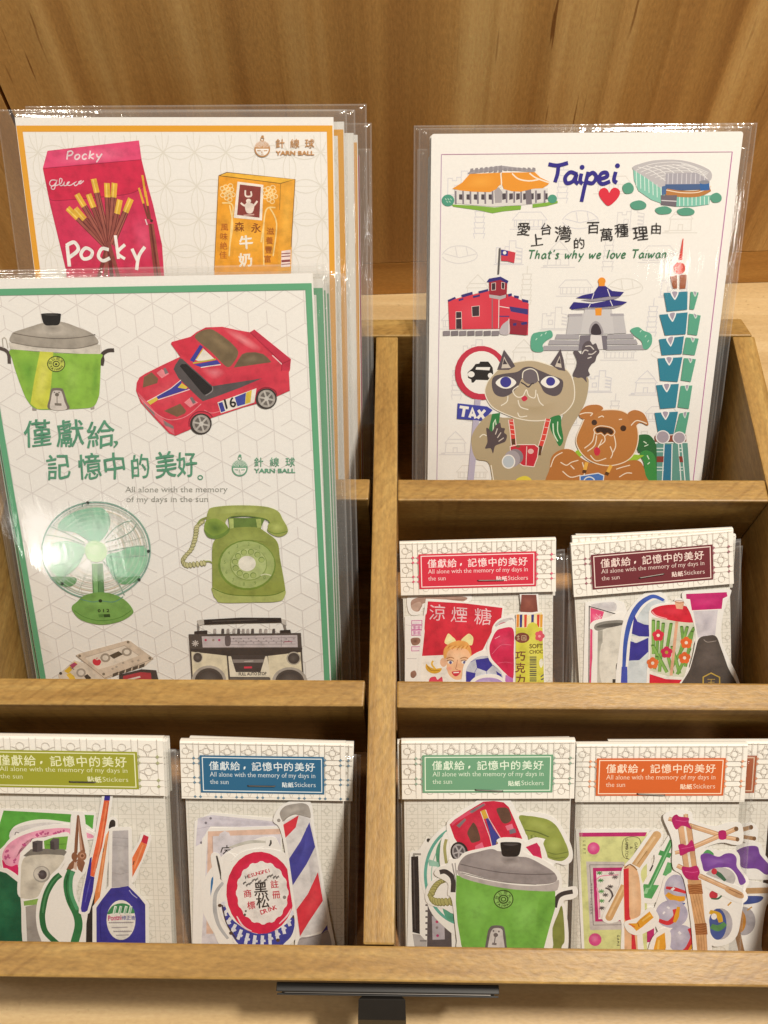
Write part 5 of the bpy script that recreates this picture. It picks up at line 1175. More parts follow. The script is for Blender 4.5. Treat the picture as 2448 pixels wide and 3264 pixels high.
# --- olive pack ----------------------------------------------------------------------
po = pk(R3, (-330, 108), (1545, 122), 113.5, 98, 50, -.4)
po.W = po.W
K = Pack(po, 'sticker pack with an olive header, pliers, orange pens and blue correction bottle', 'packs with olive headers', '9a9c34', 'a8aa84', 'e4e6bc', R3, 51, (.59, .768, 10.6, 0))
def d(A): A.P('34,836 300,850 680,872 884,880 868,1040 820,1000 640,960 400,942 250,960 118,1008 95,1110 -40,1240 0,950', '58a844'); A.G('100,880 600,890 600,930 200,950 60,1050', '66b64e', '58a844')
K.sticker('bright green sheet sticker', '-60,800 10,818 440,826 900,852 905,1000 860,1100 300,1200 -60,1260', d, False)
def d(A):
    A.G('120,1010 400,950 640,970 640,1020 300,1050 110,1120', 'd4d0d2', 'dedbdc'); A.S('140,1070 150,1040 185,1050', 8, '6a6468')
K.sticker('pale grey oval sticker', '100,1110 120,1000 250,940 420,920 660,950 800,960 880,1100 300,1150', d)
def d(A):
    A.B('20,1262 60,1172 160,1095 300,1040 450,1010 640,1004 860,1060 850,1100 640,1062 480,1072 300,1112 200,1200 170,1360 90,1360 40,1320', 'eca2c0'); A.G('60,1240 250,1080 480,1030 500,1060 250,1120 130,1300', 'f4c2d4', 'eca2c0')
    A.B('20,1300 60,1345 110,1362 168,1352 166,1500 90,1475 45,1430', 'da2a6a')
    for x, y in ((70, 1225), (90, 1270), (130, 1310), (60, 1280), (230, 1165), (350, 1065), (390, 1050), (440, 1052), (520, 1046), (560, 1040), (610, 1036)):
        for k in range(4): A.E(x+random.uniform(-16, 16), y+random.uniform(-16, 16), 10, 9, 'c0588c')
K.sticker('pink oval soap dish sticker', '0,1270 30,1180 120,1080 280,1010 460,975 660,968 880,1040 880,1110 500,1120 240,1220 200,1520 60,1510', d)
def d(A): A.P('-330,1300 0,1408 60,1425 180,1520 196,1700 228,2200 -330,2200', '1f6044'); A.G('-60,1480 140,1560 160,1800 60,2000 -60,1900', '2d7a54', '1f6044')
K.sticker('dark green sticker at the edge of the olive pack', '-330,1270 0,1370 80,1390 200,1490 240,1700 262,2200 -330,2200', d)
def d(A):
    A.P('412,1122 500,1090 640,1078 622,1205 560,1215 420,1200', '74b046'); A.L('430,1160 620,1150', 7, '558a34')
    A.P('220,1262 290,1200 420,1196 600,1200 628,1225 604,1262 400,1256 260,1276', '7e7a74')
    A.P('304,1130 350,1118 402,1122 400,1216 350,1228 306,1222', '5c565a'); A.P('470,1126 500,1096 556,1098 556,1196 510,1206 472,1198', '5c565a'); A.P('304,1130 350,1142 348,1226 306,1222', '484246'); A.P('470,1126 510,1130 512,1204 472,1198', '484246')
    A.B('192,1640 196,1440 205,1330 250,1268 400,1250 520,1252 606,1268 560,1360 480,1440 420,1520 360,1640 290,1668 220,1662', 'd3cdc0'); A.G('220,1300 380,1270 560,1280 420,1440 240,1560', 'e2ddd2', 'd3cdc0'); A.G('230,1520 360,1480 350,1620 250,1650', 'b6b0a6', 'd3cdc0')
    A.E(392, 1436, 80, 78, 'a6a29c'); A.E(388, 1432, 68, 66, 'cfcac2'); A.E(400, 1440, 40, 44, '4c4448'); A.GE(395, 1432, 26, 28, '6a6266', '4c4448'); A.L('356,1440 372,1424', 12, '7c7478')
    A.P('222,1690 370,1662 372,1720 226,1732', '8cb45a'); A.P('240,1740 372,1712 400,1900 450,2200 262,2200', 'a8a29e'); A.G('270,1780 360,1760 400,2050 290,2060', '928c8a', 'a8a29e')
K.sticker('cream desk pencil sharpener sticker', '165,1620 172,1420 180,1300 240,1220 290,1130 320,1100 440,1085 520,1062 650,1050 660,1230 560,1400 470,1560 480,1900 480,2200 240,2200 200,1720 230,1680', d)
def d(A):
    A.P('724,884 734,876 746,886 770,1060 802,1220 790,1250 758,1240 740,1000 728,1240 696,1240 704,1100', '8a5c44'); A.P('732,900 740,900 760,1080 778,1210 752,1215 738,1000', 'c49a84'); A.L('736,900 726,1220', 5, '5c3a2c')
    A.E(700, 1268, 28, 40, '8a5c44'); A.E(770, 1264, 44, 46, '9a6a52'); A.E(772, 1262, 24, 26, 'c09078'); A.E(774, 1262, 14, 14, '7a4c38')
    A.P('700,1290 730,1300 690,1380 640,1410 624,1392 650,1340', '8a5c44'); A.P('730,1290 790,1310 800,1330 772,1420 736,1390 720,1340', '94644c'); A.P('700,1320 726,1330 720,1400 690,1380', 'd4b8a8')
    A.S('568,1440 510,1490 440,1610 404,1760 398,1860 430,1980 540,2090', 56, '2a6c40'); A.S('560,1440 480,1530 424,1660 400,1800', 16, '4c8c5c')
    A.S('672,1400 636,1500 640,1600 668,1700 724,1820 738,1930 700,2080', 76, '2f7a48'); A.S('680,1410 664,1520 676,1640 730,1770', 36, '54a072'); A.S('640,1440 622,1560 660,1740', 10, '1f5c38')
K.sticker('green handled pliers sticker', '672,868 740,845 792,868 812,1050 840,1240 812,1400 742,1500 720,1640 790,1800 810,1960 780,2200 480,2200 380,2040 340,1880 350,1700 420,1540 540,1420 610,1330 650,1200 660,1040', d)
def d(A):
    A.P('1028,1012 1002,1200 972,1420 940,1650 882,1790 856,1772 886,1580 905,1440 950,1260 985,1100', 'e08a54'); A.L('1006,1060 930,1600', 12, 'f0a878'); A.B('1022,1004 1034,940 1062,922 1084,942 1082,985 1058,992 1044,1004', '2e2a2a'); A.P('868,1582 896,1570 884,1760 890,1900 862,2200 806,2200 812,1900 840,1720', '2c2828')
    for y in (1190, 1340, 1420): A.L([(975-(y-1190)*.25, y), (966-(y-1190)*.25, y+38)], 9, '4a382c')
K.sticker('orange pen sticker with a black tip', '1000,980 1010,925 1060,895 1108,930 1100,1010 1050,1060 1010,1400 985,1640 930,1800 905,2200 790,2200 790,1900 830,1640 880,1420 950,1200', d)
def d(A):
    A.P('978,740 1030,736 1004,930 960,1180 926,1290 886,1462 834,1444 866,1300 905,1130 950,900', 'ea6c44'); A.L('1006,760 940,1180 884,1420', 16, 'f28e66'); A.L('1020,760 950,1180 905,1380', 6, 'c85432')
    A.P('984,690 1038,690 1032,742 978,742', '352f98'); A.P('834,1446 888,1464 872,1600 822,1778 798,1792 768,1790 760,1758 786,1580', '3a349c'); A.P('846,1282 864,1274 850,1450 800,1560 784,1590', '3a349c'); A.L('850,1480 800,1700', 10, '5c58b8')
K.sticker('orange ballpoint sticker with a blue cap', '958,700 1060,690 1056,760 1010,1000 960,1250 920,1480 880,1660 840,1800 790,1830 740,1800 745,1680 780,1540 810,1400 850,1230 900,1020', d, False)
def d(A): A.P('1326,1128 1382,1158 1330,1300 1244,1464 1238,1440 1244,1280', 'e87c4c'); A.L('1345,1160 1262,1380', 12, 'f09c70'); A.P('1350,1062 1398,1084 1382,1156 1326,1130', 'c62c46'); A.L('1250,1350 1262,1310', 8, '4a382c')
K.sticker('short orange pencil sticker with a red end', '1230,1260 1300,1130 1335,1040 1420,1070 1400,1180 1320,1360 1270,1500 1225,1490', d)
def d(A):
    A.P('1058,1028 1206,1022 1212,1552 1050,1562', 'b9b5b9'); A.G('1090,1060 1180,1060 1185,1500 1080,1500', 'c9c6c8', 'b9b5b9', False); A.L('1058,1090 1206,1100', 5, '9c989c'); A.L('1052,1420 1130,1436 1210,1416', 5, 'a29ea2'); A.L('1058,1160 1206,1176', 4, 'a8a4a8')
    A.P('1044,1566 1120,1560 1206,1546 1260,1600 1310,1650 1366,1720 1370,2200 908,2200 906,1750 960,1672', '3b3896'); A.G('960,1720 1060,1640 1240,1640 1320,1740 1320,2000 960,2000', '4a48aa', '3b3896'); A.S('1215,1585 1245,1625 1290,1660', 8, 'b8b6e0'); A.S('960,1700 940,1800 950,2060', 8, '2c2a80')
    A.E(1138, 1866, 136, 188, 'ece9e4'); A.B('1010,1810 1050,1740 1110,1712 1180,1712 1240,1745 1264,1800 1180,1800 1080,1800', '3f8a5a')
    for x in (1070, 1120, 1170, 1215): A.L([(x, 1810), (x+18, 1735)], 24, 'e6ece4'); A.L([(x+4, 1806), (x+18, 1745)], 12, '9ccab0')
    A.T('Pontni', 1018, 1872, 1144, 1862, 46, 'c43c78', .03)
    for i, ch in enumerate('修正液'): A.TC(ch, 1166+i*42, 1845, 44, '4a4aa0', 0, .02)
    for y, x0, x1 in ((1892, 1022, 1256), (1938, 1050, 1200), (1975, 1066, 1240), (2010, 1090, 1210)): A.L([(x0, y), (x1, y-4)], 12, 'b0aaae')
    for y, x0, n in ((1890, 1026, 11), (1972, 1070, 8)):
        for i in range(n): A.L([(x0+i*20, y-7), (x0+9+i*20, y+8)], 5, '8e888c')
K.sticker('blue correction fluid bottle sticker', '1025,1010 1050,995 1215,990 1240,1010 1245,1530 1330,1640 1400,1710 1404,2200 872,2200 870,1740 940,1650 1018,1545', d, False)
behind(po, .4, -1.6, 2.4, 'second olive header pack, its bag edge showing beside the front pack', 'packs with olive headers', '9a9c34', 'a8aa84', 'e4e6bc', 52, 0, right=7)
behind(po, .6, -2.4, 4.6, 'rearmost olive header pack next to the blue header pack', 'packs with olive headers', '9a9c34', 'a8aa84', 'e4e6bc', 53, 0, right=9)
# --- blue pack --------------------------------------------------------------------------
pb = pk(R4, (95, 152), (1412, 128), 113.5, 98, 50, -.4)
K = Pack(pb, 'sticker pack with a blue header, barber pole and red bottle cap', 'packs with blue headers', '2f6488', '6c8698', 'dce6ea', R4, 54, (.49, .75, 11, 0))
def d(A):
    A.P('228,775 340,748 880,805 880,845 330,838 300,880 250,980 210,1000', 'd6d2de'); A.G('250,800 340,770 860,825 340,830', 'dcd8e4', 'cfcad8'); A.L('220,860 330,838 880,846', 4, 'bcb6c6')
    for x, y in ((330, 775), (292, 812), (255, 970)): A.E(x, y, 10, 10, '7c7884')
K.sticker('lilac box sticker behind the others', '185,1900 200,800 335,728 880,778 900,900 900,1900', d, False)
def d(A):
    A.P('308,880 890,858 892,1000 890,1900 250,1900', 'dcd8e0'); A.P('308,880 890,858 892,902 345,918 352,1700 296,1700', 'e2c0ae'); A.L('345,918 356,1690', 4, 'c09a88'); A.G('380,950 500,940 480,1500 370,1500', 'cbc7d2', 'dcd8e0')
    for t in ('460,990 462,1012', '420,1012 510,1010', '425,1012 412,1050', '440,1030 490,1028', '462,1030 430,1062', '462,1040 500,1058'): A.L(t, 9, '2c2828')
K.sticker('framed notice sticker with a black character', '230,1900 262,940 330,850 900,836 910,1900', d, False)
def d(A): A.B('345,1245 330,1330 332,1400 348,1440 430,1300 430,1240', '2f78b4'); A.S('480,1010 640,965 770,965', 30, 'c9c8c0', 5, .4)
K.sticker('clock face sticker with a blue edge', '260,1500 270,1300 330,1180 470,1040 700,940 790,930 800,1000 600,1200 560,1900 400,1760', d)
def d(A): A.S('378,1075 395,1150 415,1250', 18, '4c4844', 5, .3); A.E(424, 1252, 18, 20, '4c4844'); A.S('430,1290 370,1380 366,1520 400,1640 470,1740', 34, 'b6b8bc', 6, .3)
K.sticker('grey clock hand sticker', '330,1080 370,1050 410,1080 440,1220 470,1100 520,1060 560,1090 620,1200 620,1880 440,1840 340,1640 330,1420 352,1260', d)
def d(A): A.S('812,950 812,975 800,998', 16, '4a4644', 5, .3); A.S('560,1088 620,1060 700,1050', 8, '8a8884'); A.S('870,1060 880,1100', 5, 'a8a6a2'); A.S('498,1120 515,1180', 8, 'b4b2ae')
K.sticker('white dial sticker over the bottle cap', '440,1120 480,1050 560,1100 640,1040 760,1000 775,930 840,925 870,960 900,1060 900,1300 450,1300', d)
def d(A):
    A.B('420,1470 450,1600 520,1720 600,1790 700,1830 860,1800 960,1740 1000,1650 990,1560 900,1650 700,1700 520,1600', '4046a0'); A.B('430,1450 470,1640 560,1790 700,1840 880,1810 990,1680 980,1600 800,1700 640,1690 500,1580', '4046a0')
    for i in range(13):
        t = math.radians(172-i*12.5); r0, r1 = 1.0, 1.16; x0, y0 = 720+270*math.cos(t), 1400+315*math.sin(t); x1, y1 = 712+310*math.cos(t), 1420+385*math.sin(t)
        A.L([(x0, y0), (x1, y1)], 26, 'e6e8f0'); A.L([((x0+x1)/2-14*math.sin(t), (y0+y1)/2+14*math.cos(t)), ((x0+x1)/2+26*math.sin(t), (y0+y1)/2-26*math.cos(t))], 22, 'dde0ec')
        if i % 3 == 0: A.E(x1, y1, 16, 14, '5a4436')
    A.S('425,1470 455,1610 540,1750', 10, '4a3c38')
    A.E(728, 1372, 272, 330, 'd8284e', -4); A.G(ring_pts(740, 1240, 200, 150, 0, 16), 'e0447e', 'd8284e', False); A.S('540,1560 590,1640 660,1680', 16, 'f0d4dc', 5, .5); A.S('880,1620 940,1560 975,1500', 14, 'f0d4dc', 5, .5)
    q = ring_pts(744, 1372, 204, 246, -4, 64); q = [(744+(x-744)*(1+(.035 if i % 4 < 2 else -.01)), 1372+(y-1372)*(1+(.035 if i % 4 < 2 else -.01))) for i, (x, y) in enumerate(q)]
    A.P(q, 'efecea')
    for i, ch in enumerate('HESUNGPEI'):
        A.TC(ch, 618+i*22.5, 1242-i*6.5+abs(i-4)*0.8, 40, 'c43044' if i else '3a3434', -16, .03)
    for k in range(12): x = 590+k*24; y = 1320-k*6+abs(k-6)*-3+18*math.sin(k*1.3); A.S([(x, y), (x+10, y-14), (x+26, y-10)], 7, '4a4644'); A.S([(x+4, y+6), (x+18, y-16), (x+22, y-24)], 5, '5c5856')
    A.TC('黑', 732, 1342, 118, '38322f', -4, .02); A.TC('松', 748, 1442, 112, '38322f', -4, .02)
    for ch, x, y in (('商', 626, 1378), ('標', 655, 1472), ('註', 842, 1302), ('冊', 856, 1388)): A.TC(ch, x, y, 68, 'c43044', -6, .02)
    for i, ch in enumerate('DRINK'): A.TC(ch, 745+i*25, 1526-i*9, 50, 'c43044', -18, .03)
    A.E(922, 1408, 14, 14, '8a8684'); A.E(604, 1548, 10, 10, '5a5048'); A.E(612, 1518, 8, 8, '5a5048')
K.sticker('red ringed bottle cap sticker', '392,1440 440,1280 460,1180 560,1060 700,1020 860,1030 960,1090 1020,1300 1030,1560 1030,1700 960,1790 820,1870 640,1880 520,1780 500,1690 420,1580', d)
def d(A):
    A.P('912,800 1040,745 1126,760 1168,980 1236,1420 1275,1650 1160,1700 1042,1728 1010,1500 985,1310 955,1080', 'dedbdc'); A.G('1060,780 1110,790 1200,1400 1150,1650 1130,1300', 'c6c2c6', 'dedbdc')
    A.P('912,826 1036,750 1012,848 930,932', 'd83848'); A.P('1122,806 1168,1004 1100,1140 988,1312 958,1100 1050,960', '45469e'); A.G('1100,850 1155,1000 1060,1150 1020,1150 1080,980', '5254ae', '45469e'); A.P('1190,1206 1230,1436 1120,1600 1046,1722 1018,1506 1110,1380', 'd83848'); A.G('1170,1290 1215,1430 1110,1590 1080,1480', 'e04a56', 'd83848'); A.P('1212,1704 1264,1628 1272,1684', '45469e')
    A.B('884,742 900,702 940,672 1010,658 1070,654 1116,680 1132,770 1080,752 1010,745 950,768 912,800', 'aaa49f'); A.G('930,700 1050,672 1100,700 1010,730 930,755', 'c2bcb6', 'aaa49f'); A.S('905,800 950,765 1010,742 1128,770', 6, '8c8680'); A.B('1038,1745 1120,1722 1215,1700 1270,1672 1300,1790 1290,1900 1040,1900', 'aaa4a6'); A.S('1045,1745 1160,1720 1270,1680', 6, '8c868a'); A.E(876, 792, 14, 14, 'a09a96')
K.sticker('red, white and blue barber pole sticker', '832,800 850,730 900,670 990,632 1080,628 1140,660 1156,780 1180,960 1260,1420 1300,1640 1330,1800 1330,1900 1030,1900 1010,1640 960,1300 920,1000 880,850', d)
behind(pb, 3.2, -.7, 2.4, 'second blue header pack, a strip of its header showing beside the divider', 'packs with blue headers', '2f6488', '6c8698', 'dce6ea', 55, -1.2, right=3)
# --- sage pack ---------------------------------------------------------------------------
ps = pk(R5, (80, 142), (1580, 134), 113.5, 98, 50, None)
K = Pack(ps, 'sticker pack with a sage green header, green rice cooker and red car front', 'packs with sage headers', '6f9f7e', '93a898', 'e2efdc', R5, 56, (.505, .845, 11, -3), lift=.7)
def d(A):
    A.L('250,1150 190,1150 180,1200', 20, '9a9692'); A.P('164,1172 226,1166 236,1500 240,1842 176,1826 168,1500', '302a2c'); A.L('186,1200 200,1800', 8, '544e50'); A.P('176,1840 240,1846 300,1910 296,1990 200,1990', 'b4b0b0'); A.L('240,1900 300,1900', 18, '8a8688')
    A.P('308,1600 460,1690 512,1760 520,2060 300,2060', '5c5458'); A.P('344,1684 452,1722 456,1888 350,1892', 'b6b0ba'); 
    for x, y, c_ in ((388, 1736, 'b83c68'), (388, 1786, '8a8284'), (394, 1856, 'b83c78')): A.E(x, y, 12, 12, c_)
    for k in range(6): A.L([(288, 1590+k*52), (312, 1592+k*52)], 18, '6a6466')
    A.E(315, 1030, 16, 18, '3c3836')
K.sticker('radio sticker standing on end', '128,2060 150,1140 230,1110 300,1000 420,1200 540,1700 560,2060', d, False)
def d(A):
    A.R(640, 1330, 352, 430, 26, '66b0a2', 0, 60, 100, 260); A.R(640, 1330, 300, 370, 8, '9cc8bc', 0, 40, 100, 260); A.R(640, 1330, 250, 310, 6, 'b8ccc2', 0, 40, 100, 260)
    A.B('380,1120 430,1010 470,960 470,1180 440,1290 395,1260', '5ca080'); A.P('310,1190 400,1220 410,1260 320,1250', '9ac8b8'); A.B('440,1600 560,1640 560,1720 480,1720', '5aa48a')
K.sticker('teal fan sticker behind the rice cooker', '240,1330 270,1150 340,1010 470,900 620,880 640,1700 580,1860 440,1770 320,1620', d)
def d(A):
    A.B('1400,1690 1440,1640 1476,1610 1496,1880 1470,1950 1440,2060 1320,2060 1350,1850', '868e48'); A.B('1098,826 1180,818 1260,828 1350,850 1420,900 1475,990 1500,1060 1440,1060 1300,1010 1170,990', '93a04e'); A.G('1120,840 1250,840 1400,910 1420,980 1200,930', 'a4b05e', '93a04e')
    A.S('1150,940 1260,960 1400,1020', 12, '66743a'); A.P('1170,990 1230,980 1300,1040 1330,1180 1200,1100', '76843e'); A.L('1190,985 1195,1040', 18, 'a0ac62'); A.L('1225,985 1228,1040', 18, 'a0ac62')
    A.B('1310,1060 1340,1010 1420,990 1490,1030 1526,1110 1528,1165 1480,1206 1420,1206 1350,1180 1315,1130', '93a04e'); A.GE(1405, 1075, 84, 72, 'a8b462', '93a04e'); A.S('1345,1130 1420,1150 1522,1130', 8, '6c783c'); A.S('1340,1160 1410,1185 1500,1175', 6, '6c783c')
K.sticker('olive telephone sticker', '1060,830 1090,795 1250,785 1400,830 1500,960 1560,1100 1560,1200 1500,1245 1400,1245 1420,1500 1500,1600 1530,1900 1480,2060 1280,2060 1200,1500', d)
def d(A):
    q = spline(pts_of('452,1375 400,1400 360,1450 335,1520 370,1560 440,1565 530,1560'), False, 6)
    for i, (x, y) in enumerate(q[::2]): A.E(x, y, 34 if i < 9 else 22, 22 if i < 9 else 38, '84804e', -20); A.E(x-2, y-2, 28 if i < 9 else 16, 15 if i < 9 else 32, 'b2ae70', -20)
    A.S('470,1020 455,1100 470,1230', 26, 'a6a46c')
K.sticker('coiled telephone cord sticker', '430,1010 500,960 540,1200 560,1640 440,1620 310,1580 285,1500 320,1400 420,1330 410,1200', d)
def d(A):
    A.P('498,892 542,850 660,772 790,694 880,688 966,700 1012,742 1060,850 1142,1052 1090,1180 650,1180 540,1010', 'cc2746'); A.G('560,900 760,760 900,760 840,1000 700,1100', 'd83c58', 'cc2746'); A.P('510,880 545,846 800,700 812,720 560,870 520,905', 'dc5070')
    A.P('668,780 790,712 806,724 690,796', '84787e'); A.P('556,902 630,838 642,852 582,922', '84787e'); A.B('905,760 950,745 1000,752 1022,790 1034,850 1000,880 960,878 930,830', '64483c'); A.B('652,960 690,890 710,878 740,930 764,1020 730,1042 690,1050 668,1010', '64483c')
    A.P('764,778 808,760 836,836 792,846', 'd4a840'); A.P('812,842 834,836 880,930 944,1020 905,1062 870,1090 840,940', '3d4294'); A.L('766,780 846,1000 868,1090', 6, 'ecd8da'); A.L('810,764 838,840 946,1020', 6, 'ecd8da'); A.P('900,1060 912,1020 930,1040', 'd4b84a')
    A.P('980,905 1040,885 1054,930 1000,945', 'e07a92'); A.P('1014,940 1064,925 1076,962 1022,976', '7c7480'); A.P('720,1080 780,1045 800,1100 720,1130', 'e06a88'); A.P('1010,1010 1070,985 1090,1040 1040,1040', 'b01c3c')
    A.E(582, 1132, 76, 90, '2e2a2c', -15); A.E(578, 1130, 58, 70, 'a29ea2', -15); A.E(578, 1130, 44, 54, '5c585c', -15)
    for k in range(5): t = math.radians(k*72+20); A.L([(578, 1130), (578+52*math.cos(t), 1130+64*math.sin(t))], 14, 'b2aeb2')
K.sticker('red car sticker seen from the front', '470,900 530,820 680,720 800,655 960,655 1040,700 1100,840 1180,1060 1100,1220 560,1250 490,1200 500,1080', d)
def d(A): A.P('1158,1088 1254,1050 1282,1090 1302,1204 1220,1160', 'd42c60')
K.sticker('small crimson triangle sticker', '1120,1090 1180,1030 1260,1005 1310,1060 1350,1240 1200,1240', d)
def d(A):
    A.S('412,1306 460,1300 510,1335 530,1385 528,1480', 44, '3f383a'); A.S('1408,1612 1430,1530 1480,1492 1566,1474', 42, '3f383a'); A.L('520,1230 548,1370', 12, 'a8a4a4'); A.L('545,1225 556,1330', 10, 'a8a4a4')
    A.P('556,1330 700,1370 900,1425 1100,1455 1414,1470 1412,1620 1370,1760 1290,2060 640,2060 600,1940 566,1740 552,1560', '78b44c'); A.G('600,1420 900,1480 860,1700 700,1850 600,1650', '86c25c', '78b44c'); A.G('1000,1500 1300,1520 1250,1800 1060,1850', '8cc862', '78b44c'); A.G('1280,1520 1400,1500 1340,1760 1250,1850', '66a040', '78b44c')
    A.B('560,1285 640,1330 800,1372 1000,1408 1200,1425 1380,1408 1442,1372 1440,1440 1400,1470 1200,1466 1000,1448 800,1410 600,1350', 'bab2b2'); A.B('572,1290 582,1225 640,1160 740,1130 870,1105 960,1150 1080,1170 1180,1180 1300,1240 1400,1305 1430,1370 1370,1405 1200,1412 1000,1392 800,1355 640,1310', '989092')
    A.G('660,1180 900,1120 1150,1190 1350,1290 1200,1310 900,1270', 'b2aaaa', '989092'); A.G('945,1160 1080,1165 1100,1215 1010,1240 940,1210', '807878', 'aaa2a2'); A.S('590,1235 760,1275 960,1310 1200,1325 1410,1320', 9, '6e6668'); A.S('600,1310 800,1360 1000,1395 1250,1412', 8, '847c7e')
    A.B('938,1062 948,1046 1030,1044 1108,1050 1118,1080 1096,1160 1030,1172 960,1164 944,1110', '231f20'); A.B('960,1062 1030,1056 1095,1062 1030,1078', '464244')
    A.E(965, 1540, 87, 82, '33461f'); A.E(965, 1540, 78, 73, '92c468'); A.E(965, 1540, 44, 40, '33461f'); A.E(965, 1540, 33, 29, '92c468'); A.R(965, 1540, 20, 17, 9, '33461f')
    for i, ch in enumerate('台公司大'): t = math.radians(195+i*45); A.TC(ch, 965+61*math.cos(t), 1540+57*math.sin(t), 34, '33461f', math.degrees(t)+90, .02)
    for i, ch in enumerate('TAIWAN'): t = math.radians(150-i*24); A.TC(ch, 965+61*math.cos(t), 1540+57*math.sin(t), 30, '33461f', math.degrees(t)-90, .04)
    A.B('812,2060 822,1860 846,1786 890,1766 960,1776 980,1830 992,1940 1000,2060', '6a6264'); A.B('830,2060 842,1880 866,1806 900,1790 950,1800 962,1860 972,2060', 'cfc8c8'); A.E(898, 1850, 20, 18, '6e6466'); A.L('896,1850 886,1920', 9, '6e6466'); A.L('866,1925 905,1930', 22, '7a7072'); A.E(878, 1815, 8, 8, '6e6466'); A.E(925, 1820, 8, 8, '6e6466')
K.sticker('light green rice cooker sticker in front', '368,1330 392,1268 470,1240 500,1190 570,1190 640,1130 900,1070 905,1030 960,1005 1090,1010 1150,1040 1130,1110 1180,1150 1300,1190 1440,1290 1475,1380 1475,1440 1590,1430 1610,1500 1560,1540 1480,1560 1440,1660 1390,1790 1320,2060 600,2060 560,1900 520,1560 480,1500 480,1400', d)
behind(ps, -1.6, -1.2, 2.4, 'second sage header pack, a dark bag edge against the divider', 'packs with sage headers', '6f9f7e', '93a898', 'e2efdc', 57, 0.6)
